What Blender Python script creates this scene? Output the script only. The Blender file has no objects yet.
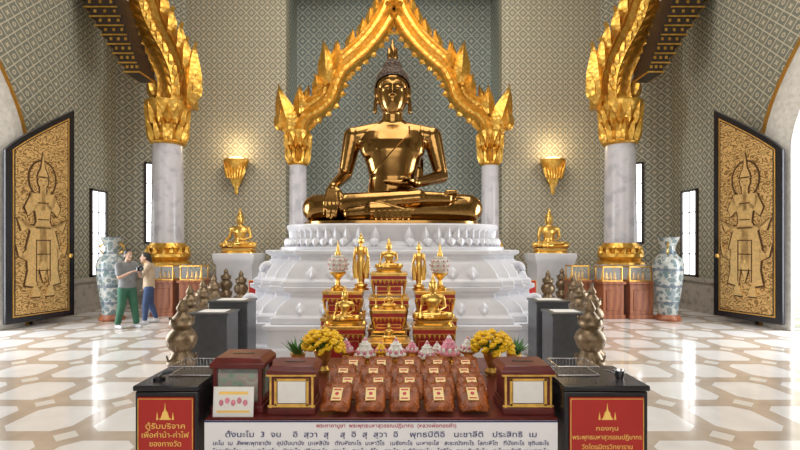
import bpy, bmesh, math, random
from mathutils import Vector, Matrix, Euler
from mathutils.bvhtree import BVHTree
random.seed(7)
SC=bpy.context.scene; COL=SC.collection
F=450.0; CH=1.75; CX=394.0; HY=245.0
def WX(px,d): return (px-CX)*d/F
def WZ(py,d): return CH+(HY-py)*d/F
pi=math.pi
# ---------------------------------------------------------------- materials
def newmat(name):
    m=bpy.data.materials.new(name); m.use_nodes=True
    nt=m.node_tree; return m,nt,nt.nodes['Principled BSDF']
def setp(p,**k):
    for a,v in k.items():
        n={'col':'Base Color','rough':'Roughness','metal':'Metallic','coat':'Coat Weight','em':'Emission Color','es':'Emission Strength','tr':'Transmission Weight','alpha':'Alpha','spec':'Specular IOR Level','crough':'Coat Roughness'}[a]
        if isinstance(v,tuple) and len(v)==3: v=v+(1,)
        p.inputs[n].default_value=v
def math_n(nt,op,a,b=None,c=None):
    n=nt.nodes.new('ShaderNodeMath'); n.operation=op
    for i,x in enumerate((a,b,c)):
        if x is None: continue
        if isinstance(x,(int,float)): n.inputs[i].default_value=x
        else: nt.links.new(x,n.inputs[i])
    return n.outputs[0]
def mix_n(nt,f,a,b):
    n=nt.nodes.new('ShaderNodeMix'); n.data_type='RGBA'
    if isinstance(f,(int,float)): n.inputs[0].default_value=f
    else: nt.links.new(f,n.inputs[0])
    for i,x in ((6,a),(7,b)):
        if isinstance(x,tuple): n.inputs[i].default_value=x if len(x)==4 else x+(1,)
        else: nt.links.new(x,n.inputs[i])
    return n.outputs[2]
def objco(nt,kind='Object'):
    t=nt.nodes.new('ShaderNodeTexCoord'); s=nt.nodes.new('ShaderNodeSeparateXYZ')
    nt.links.new(t.outputs[kind],s.inputs[0]); return t.outputs[kind],s.outputs
def noise_n(nt,co,scale,detail=3):
    n=nt.nodes.new('ShaderNodeTexNoise'); n.inputs['Scale'].default_value=scale; n.inputs['Detail'].default_value=detail
    nt.links.new(co,n.inputs['Vector']); return n.outputs['Fac']
def voro_n(nt,co,scale,feature='F1'):
    n=nt.nodes.new('ShaderNodeTexVoronoi'); n.feature=feature; n.inputs['Scale'].default_value=scale
    nt.links.new(co,n.inputs['Vector']); return n.outputs['Distance'],n
def bump_n(nt,p,h,strength=.4,dist=.01):
    n=nt.nodes.new('ShaderNodeBump'); n.inputs['Strength'].default_value=strength; n.inputs['Distance'].default_value=dist
    nt.links.new(h,n.inputs['Height']); nt.links.new(n.outputs[0],p.inputs['Normal'])
def ramp_n(nt,f,stops):
    n=nt.nodes.new('ShaderNodeValToRGB'); nt.links.new(f,n.inputs[0]); e=n.color_ramp.elements
    while len(e)<len(stops): e.new(.5)
    for i,(pos,c) in enumerate(stops): e[i].position=pos; e[i].color=c if len(c)==4 else c+(1,)
    return n.outputs[0]
def simple(name,col,rough=.5,metal=0,var=.12,scale=12,bump=0,**k):
    m,nt,p=newmat(name); co,_=objco(nt); f=noise_n(nt,co,scale)
    c2=tuple(x*(1-var*1.5) for x in col); c1=tuple(min(1,x*(1+var*.6)) for x in col)
    nt.links.new(ramp_n(nt,f,[(.3,c2),(.7,c1)]),p.inputs['Base Color']); setp(p,rough=rough,metal=metal,**k)
    if bump: bump_n(nt,p,f,bump,.01)
    return m
def gold_mat(name,col,rough,scale,bump,dark):
    m,nt,p=newmat(name); co,_=objco(nt); d,_n=voro_n(nt,co,scale); f=noise_n(nt,co,scale*.6)
    s=math_n(nt,'ADD',d,math_n(nt,'MULTIPLY',f,.5))
    nt.links.new(ramp_n(nt,s,[(.15,col),(.95,dark)]),p.inputs['Base Color']); setp(p,rough=rough,metal=.88)
    bump_n(nt,p,s,bump,.02); return m
GOLD=gold_mat('ornate_gold',(.92,.60,.16),.36,9,.55,(.66,.36,.06))
GOLDF=gold_mat('fine_gold',(.9,.58,.17),.32,45,.3,(.7,.38,.08))
def buddha_mat():
    m,nt,p=newmat('polished_gold'); co,_=objco(nt); f=noise_n(nt,co,1.6,4)
    nt.links.new(ramp_n(nt,f,[(.3,(.26,.135,.042)),(.7,(.44,.255,.085))]),p.inputs['Base Color']); setp(p,rough=.17,metal=1.0)
    bump_n(nt,p,noise_n(nt,co,4,2),.08,.05); return m
BUD=buddha_mat()
SGOLD=simple('leaf_gold',(.92,.57,.15),.28,.92,.2,20)
HAIR,nt,p=newmat('curl_hair'); co,_=objco(nt); d,_n=voro_n(nt,co,24)
nt.links.new(ramp_n(nt,d,[(.0,(.15,.075,.03)),(.6,(.035,.016,.008))]),p.inputs['Base Color']); setp(p,rough=.45,metal=.3); bump_n(nt,p,math_n(nt,'MULTIPLY',d,-1),.9,.04)
def marble(name,c1,c2,rough,scale=1.5,bump=0):
    m,nt,p=newmat(name); co,_=objco(nt)
    f=noise_n(nt,co,scale,8); nt.links.new(ramp_n(nt,f,[(.35,c2),(.5,c1),(.62,c1),(.75,c2)]),p.inputs['Base Color']); setp(p,rough=rough)
    if bump: bump_n(nt,p,voro_n(nt,co,9)[0],bump,.02)
    return m
WMARB=marble('white_marble',(.74,.74,.78),(.64,.65,.70),.25)
GMARB=marble('grey_marble',(.58,.56,.59),(.44,.43,.47),.25,3)
PETAL=marble('carved_white_marble',(.74,.74,.78),(.66,.67,.72),.35,2,.15)
def wall_mat(name,bg,cream,acc,p=.34,shade=None):
    m,nt,pr=newmat(name); co,s=objco(nt)
    def cell(v,off=0): return math_n(nt,'SUBTRACT',math_n(nt,'FRACT',math_n(nt,'ADD',math_n(nt,'DIVIDE',v,p),off)),.5)
    u=math_n(nt,'ABSOLUTE',cell(s[0],100)); v=math_n(nt,'ABSOLUTE',cell(s[2],100))
    dm=math_n(nt,'ADD',u,v)
    line=math_n(nt,'LESS_THAN',math_n(nt,'ABSOLUTE',math_n(nt,'SUBTRACT',dm,.5)),.055)
    ring=math_n(nt,'LESS_THAN',math_n(nt,'ABSOLUTE',math_n(nt,'SUBTRACT',dm,.27)),.035)
    r=math_n(nt,'SQRT',math_n(nt,'ADD',math_n(nt,'MULTIPLY',u,u),math_n(nt,'MULTIPLY',v,v)))
    ang=math_n(nt,'ARCTAN2',v,u); pet=math_n(nt,'MULTIPLY',math_n(nt,'ABSOLUTE',math_n(nt,'COSINE',math_n(nt,'MULTIPLY',ang,2))),.09)
    flower=math_n(nt,'LESS_THAN',r,math_n(nt,'ADD',pet,.07))
    u2=math_n(nt,'SUBTRACT',.5,u); v2=math_n(nt,'SUBTRACT',.5,v)
    r2=math_n(nt,'SQRT',math_n(nt,'ADD',math_n(nt,'MULTIPLY',u2,u2),math_n(nt,'MULTIPLY',v2,v2)))
    corner=math_n(nt,'LESS_THAN',r2,.15); corner_in=math_n(nt,'LESS_THAN',r2,.08)
    cf=math_n(nt,'MAXIMUM',math_n(nt,'MAXIMUM',line,flower),corner)
    c=mix_n(nt,ring,bg,acc); c=mix_n(nt,cf,c,cream); c=mix_n(nt,corner_in,c,acc)
    n=noise_n(nt,co,.7,4); c=mix_n(nt,math_n(nt,'MULTIPLY',n,.25),c,tuple(x*.6 for x in bg))
    nt.links.new(c,pr.inputs['Base Color']); setp(pr,rough=.6); return m
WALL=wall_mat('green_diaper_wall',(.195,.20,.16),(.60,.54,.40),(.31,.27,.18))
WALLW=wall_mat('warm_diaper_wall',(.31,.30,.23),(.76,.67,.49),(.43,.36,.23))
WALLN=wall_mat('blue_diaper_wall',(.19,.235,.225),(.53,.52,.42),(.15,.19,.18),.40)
DADO=marble('dado_stone',(.40,.36,.31),(.28,.25,.22),.35,6)
def floor_mat():
    m,nt,pr=newmat('inlaid_marble_floor'); co,s=objco(nt); P=.86
    u=math_n(nt,'ABSOLUTE',math_n(nt,'SUBTRACT',math_n(nt,'FRACT',math_n(nt,'ADD',math_n(nt,'DIVIDE',s[0],P),100.5)),.5))
    v=math_n(nt,'ABSOLUTE',math_n(nt,'SUBTRACT',math_n(nt,'FRACT',math_n(nt,'ADD',math_n(nt,'DIVIDE',s[1],P),100.2)),.5))
    mx=math_n(nt,'MAXIMUM',u,v); sm=math_n(nt,'ADD',u,v)
    octa=math_n(nt,'MULTIPLY',math_n(nt,'LESS_THAN',mx,.38),math_n(nt,'LESS_THAN',sm,.62))
    dia=math_n(nt,'GREATER_THAN',sm,.86)
    n=noise_n(nt,co,3,6)
    tan=ramp_n(nt,n,[(.3,(.45,.37,.30)),(.7,(.57,.48,.40))]); wh=ramp_n(nt,n,[(.3,(.74,.71,.69)),(.7,(.83,.81,.80))])
    c=mix_n(nt,octa,tan,wh); c=mix_n(nt,dia,c,(.72,.69,.65))
    nt.links.new(c,pr.inputs['Base Color']); setp(pr,rough=.14,coat=.3,crough=.05); return m
FLOOR=floor_mat()
PLAST=simple('cream_plaster',(.55,.52,.47),.6)
CREAM=simple('cream_moulding',(.72,.69,.64),.45)
CEIL=simple('ceiling_paint',(.48,.43,.35),.7)
DARKB=simple('dark_brown_lacquer',(.035,.02,.015),.3)
BLACK=simple('black_lacquer',(.012,.012,.016),.25)
SLATE=simple('dark_slate_paint',(.075,.08,.09),.35)
BRONZE=simple('aged_bronze',(.25,.18,.11),.42,.8,.35,14,.3)
WOOD,nt,p=newmat('red_brown_wood'); co,_=objco(nt); w=nt.nodes.new('ShaderNodeTexWave'); w.inputs['Scale'].default_value=2; w.inputs['Distortion'].default_value=4; nt.links.new(co,w.inputs[0])
nt.links.new(ramp_n(nt,w.outputs['Fac'],[(.0,(.22,.065,.03)),(1,(.34,.12,.05))]),p.inputs['Base Color']); setp(p,rough=.4)
RED=simple('red_lacquer',(.36,.016,.014),.35,0,.15,8)
PLAQ=simple('red_plaque',(.42,.018,.014),.45,0,.06,4)
DRED=simple('dark_red_wood',(.12,.014,.012),.32,0,.2,10)
WHITE=simple('white_vinyl',(.80,.80,.83),.45,0,.02,5)
PAPER=simple('white_paper',(.78,.77,.74),.6,0,.03,20)
NOTE,nt,p=newmat('banknotes'); co,_=objco(nt); d,vn=voro_n(nt,co,16); nt.links.new(ramp_n(nt,d,[(.0,(.10,.17,.11)),(.35,(.22,.30,.20)),(.6,(.35,.22,.18)),(.9,(.4,.45,.35))]),p.inputs['Base Color'])
BTXT=simple('navy_ink',(.03,.03,.16),.5,0,.02); RTXT=simple('crimson_ink',(.45,.01,.03),.5,0,.02)
YTXT=simple('gold_ink',(.95,.62,.16),.45,0,.05)
def orange_pack():
    m,nt,p=newmat('orange_robe_in_plastic'); co,_=objco(nt); f=noise_n(nt,co,16,5)
    nt.links.new(ramp_n(nt,f,[(.3,(.12,.022,.0015)),(.7,(.33,.075,.004))]),p.inputs['Base Color']); setp(p,rough=.36,spec=.3,coat=.12,crough=.1); bump_n(nt,p,f,1.0,.03); return m
PACK=orange_pack()
LABEL=simple('cream_label',(.74,.55,.22),.45,0,.05,30)
YEL=simple('marigold_yellow',(.95,.55,.01),.55,0,.25,60,.5); LEAF=simple('leaf_green',(.05,.17,.03),.5,0,.3)
PINK=simple('lotus_pink',(.70,.25,.32),.5,0,.3,40); WFL=simple('jasmine_white',(.72,.69,.63),.5,0,.12,60,.4)
SKIN=simple('skin',(.50,.31,.22),.5,0,.05); BHAIR=simple('black_hair',(.02,.016,.014),.4)
GREYT=simple('grey_cotton',(.22,.225,.235),.8); GREENP=simple('green_cotton',(.03,.12,.07),.8); BEIGE=simple('beige_knit',(.50,.38,.26),.8); DENIM=simple('blue_denim',(.04,.07,.16),.8)
SHOEW=simple('pale_shoe',(.5,.5,.52),.5)
CHROME=simple('chrome',(.55,.55,.57),.22,1.0,.02)
GLASS,nt,p=newmat('clear_glass'); co,_=objco(nt); setp(p,col=(.8,.9,.92),rough=.05,alpha=.16)
def porc():
    m,nt,p=newmat('painted_porcelain'); co,s=objco(nt); d,_n=voro_n(nt,co,9); f=noise_n(nt,co,6,5)
    base=ramp_n(nt,f,[(.35,(.38,.41,.41)),(.5,(.48,.49,.46)),(.62,(.24,.29,.31))])
    spots=ramp_n(nt,d,[(.0,(.32,.14,.14)),(.25,(.11,.20,.18)),(.5,(.09,.13,.21)),(.8,(.34,.30,.19))])
    c=mix_n(nt,math_n(nt,'MULTIPLY',math_n(nt,'LESS_THAN',d,.46),.85),base,spots)
    band=math_n(nt,'LESS_THAN',math_n(nt,'FRACT',math_n(nt,'MULTIPLY',s[2],2.6)),.16)
    c=mix_n(nt,math_n(nt,'MULTIPLY',band,.7),c,(.08,.11,.16)); nt.links.new(c,p.inputs['Base Color']); setp(p,rough=.2); return m
PORC=porc()
def doorpanel():
    m,nt,p=newmat('gilded_lacquer_scrollwork'); co,s=objco(nt)
    w=nt.nodes.new('ShaderNodeTexWave'); w.wave_type='RINGS'; w.inputs['Scale'].default_value=3.4; w.inputs['Distortion'].default_value=16; w.inputs['Detail'].default_value=1.5; w.inputs['Detail Scale'].default_value=2.6; nt.links.new(co,w.inputs[0])
    f=ramp_n(nt,w.outputs['Fac'],[(.25,(.30,.16,.05)),(.5,(.76,.50,.20))]); nt.links.new(f,p.inputs['Base Color']); setp(p,rough=.42,metal=.5); return m
DPAN=doorpanel()
DOUT=simple('gilt_outline_dark',(.10,.045,.015),.4,.3); DGOLD=simple('gilt_figure',(.86,.58,.24),.4,.55,.15,30)
SKYP,nt,p=newmat('daylit_frosted_glass'); co,_=objco(nt); setp(p,col=(.9,.95,1),em=(.92,.96,1),es=3.2,rough=.4)
LAMPG,nt,p=newmat('glowing_lamp_glass'); co,_=objco(nt); setp(p,col=(1,.8,.5),em=(1,.72,.35),es=4.0)
GROUND=simple('outdoor_paving',(.6,.6,.58),.8)
# ---------------------------------------------------------------- mesh builder
class B:
    def __init__(s): s.v=[]; s.f=[]; s.mi=[]; s.cm=0
    def add(s,vs,fs):
        o=len(s.v); s.v+=[Vector(v) for v in vs]; s.f+=[tuple(i+o for i in f) for f in fs]; s.mi+=[s.cm]*len(fs); return s
    def box(s,c,sz,top=1.0,rot=None):
        x,y,z=sz[0]/2,sz[1]/2,sz[2]/2; t=top
        vs=[(-x,-y,-z),(x,-y,-z),(x,y,-z),(-x,y,-z),(-x*t,-y*t,z),(x*t,-y*t,z),(x*t,y*t,z),(-x*t,y*t,z)]
        vs=[Vector(v) for v in vs]
        if rot: R=Euler(rot).to_matrix(); vs=[R@v for v in vs]
        return s.add([v+Vector(c) for v in vs],[(0,3,2,1),(4,5,6,7),(0,1,5,4),(1,2,6,5),(2,3,7,6),(3,0,4,7)])
    def rings(s,rs,cap=True,closed=False):
        n=len(rs[0]); vs=[v for r in rs for v in r]; fs=[]
        m=len(rs)
        for i in range(m if closed else m-1):
            a=i*n; b=((i+1)%m)*n
            for j in range(n): fs.append((a+j,a+(j+1)%n,b+(j+1)%n,b+j))
        if cap and not closed: fs.append(tuple(range(n))[::-1]); fs.append(tuple(range((m-1)*n,m*n)))
        return s.add(vs,fs)
    def lathe(s,prof,c=(0,0,0),n=24,sx=1,sy=1,pw=2.0,cap=True):
        rs=[]
        for (r,z) in prof:
            ring=[]
            for j in range(n):
                a=2*pi*(j+.5)/n; ca,sa=math.cos(a),math.sin(a)
                if pw!=2: ca=math.copysign(abs(ca)**(2/pw),ca); sa=math.copysign(abs(sa)**(2/pw),sa)
                ring.append((c[0]+r*sx*ca,c[1]+r*sy*sa,c[2]+z))
            rs.append(ring)
        return s.rings(rs,cap)
    def loft(s,rows,n=24):
        rs=[]
        for (cx,cy,z,rx,ry) in rows: rs.append([(cx+rx*math.cos(2*pi*j/n),cy+ry*math.sin(2*pi*j/n),z) for j in range(n)])
        return s.rings(rs)
    def cap(s,p0,p1,r0,r1,n=14,fl=1.0):
        p0=Vector(p0);p1=Vector(p1); d=(p1-p0); L=d.length
        if L<1e-6: d=Vector((0,0,1))
        d.normalize(); q=d.to_track_quat('Z','Y').to_matrix(); rs=[]
        for k in range(-5,1): a=k*pi/10.2; rs.append((p0,r0*math.sin(a),r0*math.cos(a)))
        for k in range(0,6): a=k*pi/10.2; rs.append((p1,r1*math.sin(a),r1*math.cos(a)))
        return s.rings([[p+q@Vector((r*math.cos(2*pi*j/n),r*fl*math.sin(2*pi*j/n),z)) for j in range(n)] for (p,z,r) in rs])
    def ell(s,c,r,rot=None,n=18,m=10):
        R=Euler(rot).to_matrix() if rot else Matrix.Identity(3); C=Vector(c); rs=[]
        for k in range(m+1):
            a=-pi/2+.06+(pi-.12)*k/m
            rs.append([C+R@Vector((r[0]*math.cos(a)*math.cos(2*pi*j/n),r[1]*math.cos(a)*math.sin(2*pi*j/n),r[2]*math.sin(a))) for j in range(n)])
        return s.rings(rs)
    def cyl(s,p0,p1,r0,r1=None,n=12):
        if r1 is None:r1=r0
        p0=Vector(p0);p1=Vector(p1); q=(p1-p0).normalized().to_track_quat('Z','Y').to_matrix()
        return s.rings([[p+q@Vector((r*math.cos(2*pi*j/n),r*math.sin(2*pi*j/n),0)) for j in range(n)] for p,r in((p0,r0),(p1,r1))])
    def tube(s,pts,r,n=8):
        pts=[Vector(p) for p in pts]; rs=[]
        for i,p in enumerate(pts):
            d=(pts[min(i+1,len(pts)-1)]-pts[max(i-1,0)]).normalized(); q=d.to_track_quat('Z','Y').to_matrix(); rr=r[i] if isinstance(r,(list,tuple)) else r
            rs.append([p+q@Vector((rr*math.cos(2*pi*j/n),rr*math.sin(2*pi*j/n),0)) for j in range(n)])
        return s.rings(rs)
    def poly(s,pts,y0,y1):
        n=len(pts); vs=[(x,y0,z) for x,z in pts]+[(x,y1,z) for x,z in pts]
        fs=[tuple(range(n)),tuple(range(n,2*n))[::-1]]+[(i,i+n,(i+1)%n+n,(i+1)%n) for i in range(n)]
        return s.add(vs,fs)
    def sweep(s,path,cross,w=None):
        rs=[]; m=len(path)
        for i,(x,z) in enumerate(path):
            a=path[max(i-1,0)]; b=path[min(i+1,m-1)]; d=Vector((b[0]-a[0],b[1]-a[1])).normalized(); nx,nz=-d.y,d.x; k=w[i] if w else 1
            rs.append([(x+nx*q*k,y,z+nz*q*k) for q,y in cross])
        return s.rings(rs)
    def leaf(s,base,ang,L,W,bend,T,n=12,tip=.0):
        x,y,z=base; vs=[];fs=[]; a=ang
        for i in range(n+1):
            t=i/n; w=W*(math.sin(pi*min(1,(t*.92+.08))**.75))*(1-.35*t)
            if i==n:w=.002
            nx,nz=-math.sin(a),math.cos(a)
            vs+= [(x+nx*w,y,z+nz*w),(x,y-T*(.35+.65*w/W),z),(x-nx*w,y,z-nz*w),(x,y+T*.5,z)]
            a=ang+bend*math.sin(t*pi*1.1)*1.2*(1 if t<.75 else 1-2.2*(t-.75)*2); st=L/n; x+=math.cos(a)*st; z+=math.sin(a)*st
        for i in range(n):
            for j in range(4): fs.append((i*4+j,i*4+(j+1)%4,(i+1)*4+(j+1)%4,(i+1)*4+j))
        fs+= [(3,2,1,0),tuple(n*4+j for j in range(4))]
        return s.add(vs,fs)
    def xf(s,M,start=0):
        for i in range(start,len(s.v)): s.v[i]=M@s.v[i]
        return s
def mesh_of(name,b,fix=True):
    me=bpy.data.meshes.new(name); me.from_pydata([tuple(v) for v in b.v],[],b.f); me.update()
    for p,mi in zip(me.polygons,b.mi): p.material_index=mi
    if fix:
        bm=bmesh.new(); bm.from_mesh(me); bmesh.ops.recalc_face_normals(bm,faces=bm.faces); bm.to_mesh(me); bm.free()
    return me
def finish(me,mats,smooth=40):
    for m in (mats if isinstance(mats,(list,tuple)) else [mats]): me.materials.append(m)
    if smooth:
        me.polygons.foreach_set('use_smooth',[True]*len(me.polygons)); me.set_sharp_from_angle(angle=math.radians(smooth))
def mk(name,b,mats,parent=None,loc=(0,0,0),rot=(0,0,0),scale=1,smooth=40,bevel=0,label=None):
    me=b if isinstance(b,bpy.types.Mesh) else mesh_of(name,b)
    if not me.materials: finish(me,mats,smooth)
    o=bpy.data.objects.new(name,me); COL.objects.link(o); o.location=loc; o.rotation_euler=rot
    o.scale=(scale,)*3 if isinstance(scale,(int,float)) else scale
    if parent: o.parent=parent
    if bevel: m=o.modifiers.new('bevel','BEVEL'); m.width=bevel; m.segments=2; m.limit_method='ANGLE'
    if label:o['label']=label
    return o
def tag(o,label,cat,group=None):
    o['label']=label; o['category']=cat
    if group:o['group']=group
    return o
def top(name,label,cat,loc=(0,0,0),rotz=0,scale=1,group=None):
    o=bpy.data.objects.new(name,None); COL.objects.link(o); o.location=loc; o.rotation_euler=(0,0,rotz); o.scale=(scale,)*3; o.empty_display_size=.1
    return tag(o,label,cat,group)
def struct(o): o['kind']='structure'; return o
def dup(root,loc,rot=None,scale=None,label=None):
    n=root.copy(); COL.objects.link(n); n.location=loc
    if rot is not None:n.rotation_euler=rot if isinstance(rot,tuple) else (0,0,rot)
    if scale is not None:n.scale=(scale,)*3 if isinstance(scale,(int,float)) else scale
    if label:n['label']=label
    def rec(a,b):
        for c in list(a.children):
            if c.name==b.name: continue
            k=c.copy(); COL.objects.link(k); k.parent=b; rec(c,k)
    rec(root,n); return n
def blob(name,b,voxel,it=4,fac=.5):
    me=mesh_of(name+'_src',b); o=bpy.data.objects.new('tmp',me); COL.objects.link(o)
    m=o.modifiers.new('r','REMESH'); m.mode='VOXEL'; m.voxel_size=voxel
    if it: m=o.modifiers.new('s','SMOOTH'); m.factor=fac; m.iterations=it
    dg=bpy.context.evaluated_depsgraph_get(); ev=o.evaluated_get(dg); out=bpy.data.meshes.new_from_object(ev); out.name=name
    bpy.data.objects.remove(o); bpy.data.meshes.remove(me)
    out.polygons.foreach_set('use_smooth',[True]*len(out.polygons)); return out
def text(body,parent,loc,rot,size,mat,width=None,name='lettering',align='CENTER',ext=.0008):
    c=bpy.data.curves.new('txt','FONT'); c.body=body; c.size=size; c.align_x=align; c.extrude=ext; c.space_line=1.0
    o=bpy.data.objects.new('t',c); COL.objects.link(o)
    dg=bpy.context.evaluated_depsgraph_get(); me=bpy.data.meshes.new_from_object(o.evaluated_get(dg)); bpy.data.objects.remove(o); me.name=name
    n=bpy.data.objects.new(name,me); COL.objects.link(n); me.materials.clear(); me.materials.append(mat)
    xs=[v.co.x for v in me.vertices]
    if width and xs: 
        k=width/(max(xs)-min(xs)); cx=(max(xs)+min(xs))/2
        for v in me.vertices: v.co.x=(v.co.x-cx)*k
    n.location=loc; n.rotation_euler=rot
    if parent:n.parent=parent
    return n
# ================================================================ SHELL
H=11.6
def wall(name,p0,p1,outline,mat,t=.4):
    dx,dy=p1[0]-p0[0],p1[1]-p0[1]; th=math.atan2(dy,dx)
    b=B(); b.poly(outline,0,t); o=mk(name,b,mat,loc=(p0[0],p0[1],0),rot=(0,0,th),smooth=0); struct(o); return o
def rect(L,h=H): return [(0,0),(L,0),(L,h),(0,h)]
def dist(a,b): return math.hypot(a[0]-b[0],a[1]-b[1])
def arch_pts(s0,s1,zj,za,n=10):
    c=(s0+s1)/2; w=(s1-s0)/2; L=[(c+w*(1-(k/n)**1.7),zj+(za-zj)*k/n) for k in range(n+1)]
    return L,[(2*c-x,z) for x,z in reversed(L[:-1])]
YB=-4.0; Y1=13.1
def sidewall(side):
    if side<0:
        p0,p1=(-8.1,YB),(-8.1,Y1); s0,s1=6.2-YB,9.15-YB
    else:
        p0,p1=(8.1,Y1),(8.1,YB); s0,s1=Y1-9.15,Y1-6.2
    L=Y1-YB; R,Lf=arch_pts(s0,s1,3.7,5.9)
    out=[(0,0),(s0,0)]+[(x,z) for x,z in reversed(R+Lf)]+[(s1,0),(L,0),(L,H),(0,H)]
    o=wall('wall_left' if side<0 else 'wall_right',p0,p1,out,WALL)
    q=.32
    path=[(s1+q,0)]+arch_pts(s0-q,s1+q,3.75,6.5)[0]+arch_pts(s0-q,s1+q,3.75,6.5)[1]+[(s0-q,0)]
    cr=[(-.36,0),(-.36,-.05),(-.26,-.12),(.1,-.12),(.25,-.06),(.36,-.06),(.36,0)]
    b=B(); b.sweep(path,cr); t=mk('trim_1' if side<0 else 'trim_2',b,CREAM,loc=o.location,rot=o.rotation_euler); struct(t)
    q=.72
    b=B(); path2=[(s1+q,0)]+arch_pts(s0-q,s1+q,3.8,7.05)[0]+arch_pts(s0-q,s1+q,3.8,7.05)[1]+[(s0-q,0)]
    b.sweep(path2,[(-.045,0),(-.045,-.07),(.045,-.07),(.045,0)]); t=mk('trim_3' if side<0 else 'trim_4',b,GOLDF,loc=o.location,rot=o.rotation_euler); struct(t)
    for i,(a,c) in enumerate(((0,s0-.8),(s1+.8,L))):
        b=B(); b.box(((a+c)/2,-.05,.4),(c-a,.1,.8)); b.box(((a+c)/2,-.07,.84),(c-a,.16,.1)); b.box(((a+c)/2,-.07,.07),(c-a,.16,.14))
        t=mk('baseboard_left' if side<0 else 'baseboard_right',b,DADO,loc=o.location,rot=o.rotation_euler); struct(t)
sidewall(-1); sidewall(1)
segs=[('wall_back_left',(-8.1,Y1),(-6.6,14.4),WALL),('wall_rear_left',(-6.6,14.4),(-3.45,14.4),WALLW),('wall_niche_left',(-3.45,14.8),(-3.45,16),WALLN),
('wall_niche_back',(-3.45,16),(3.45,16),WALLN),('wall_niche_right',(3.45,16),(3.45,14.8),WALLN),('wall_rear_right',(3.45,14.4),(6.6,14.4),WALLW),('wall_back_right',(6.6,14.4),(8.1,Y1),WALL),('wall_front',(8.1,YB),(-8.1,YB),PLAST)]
for n,a,c,m in segs:
    L=dist(a,c); o=wall(n,a,c,rect(L),m)
    if n in('wall_front','wall_niche_left','wall_niche_right'): continue
    b=B(); b.box((L/2,-.05,.4),(L,.1,.8)); b.box((L/2,-.07,.84),(L,.16,.1)); b.box((L/2,-.07,.07),(L,.16,.14))
    struct(mk('baseboard_'+n[5:],b,DADO,loc=o.location,rot=o.rotation_euler))
b=B(); b.box((0,14.6,11.1),(6.9,.4,1.0)); struct(mk('wall_niche_header',b,WALLW,smooth=0))
b=B(); b.box((0,6,-.1),(17,21,.2)); struct(mk('floor',b,FLOOR,smooth=0))
b=B(); b.box((0,6,H+.1),(17,21,.2)); struct(mk('ceiling',b,CEIL,smooth=0))
for sx in(-1,1):
    b=B(); b.box((sx*14.5,7.5,-.15),(12,14,.1)); o=mk('floor_terrace',b,GROUND,smooth=0); struct(o)
def window(name,loc,th,w,z0,z1):
    b=B(); h=z1-z0; b.cm=0
    b.box((0,-.02,z0-.03),(w+.12,.08,.06)); b.box((0,-.02,z1+.03),(w+.12,.08,.06))
    for s in(-1,1): b.box((s*(w/2+.03),-.02,(z0+z1)/2),(.06,.08,h+.1))
    b.cm=2
    b.box((0,-.02,(z0+z1)/2),(.02,.04,h))
    for k in range(1,4): b.box((0,-.02,z0+h*k/4),(w,.04,.025))
    b.cm=1; b.box((0,-.01,(z0+z1)/2),(w,.02,h))
    struct(mk(name,b,[DARKB,SKYP,DARKB],loc=loc,rot=(0,0,th),smooth=0))
window('window_1',(-8.1,12.3,0),pi/2,.56,.95,3.2); window('window_2',(8.1,12.3,0),-pi/2,.56,.95,3.2)
tb=math.atan2(1.3,1.5); window('window_3',(-7.32,13.776,0),tb,.48,1.85,4.2); window('window_4',(7.32,13.776,0),-tb,.48,1.85,4.2)
for k,sx in enumerate((-1,1)):
    b=B(); d=11.6
    for i in range(9):
        xi=-WX(147-3.2*i,d); xo=-WX(133-5.6*i,d); z=WZ(78-9*i,d); b.cm=0
        b.box((sx*(xi+xo)/2,d,z+.14),(xo-xi,.7,.28)); b.cm=1
        b.box((sx*(xi+xo)/2,d,z+.02),(xo-xi+.05,.74,.035))
        for j in range(3): b.box((sx*(xi+(xo-xi)*(j+.5)/3),d-.355,z+.15),(.06,.02,.07))
    struct(mk('trim_%d'%(5+k),b,[DARKB,GOLD],smooth=0))
    b=B(); xo=-WX(85,d); xi=-WX(118,d); z=WZ(-3,d); b.box((sx*(xi+xo)/2,d,(z+H)/2),(xo-xi,.9,H-z)); struct(mk('trim_%d'%(7+k),b,CREAM,smooth=0))
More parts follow.
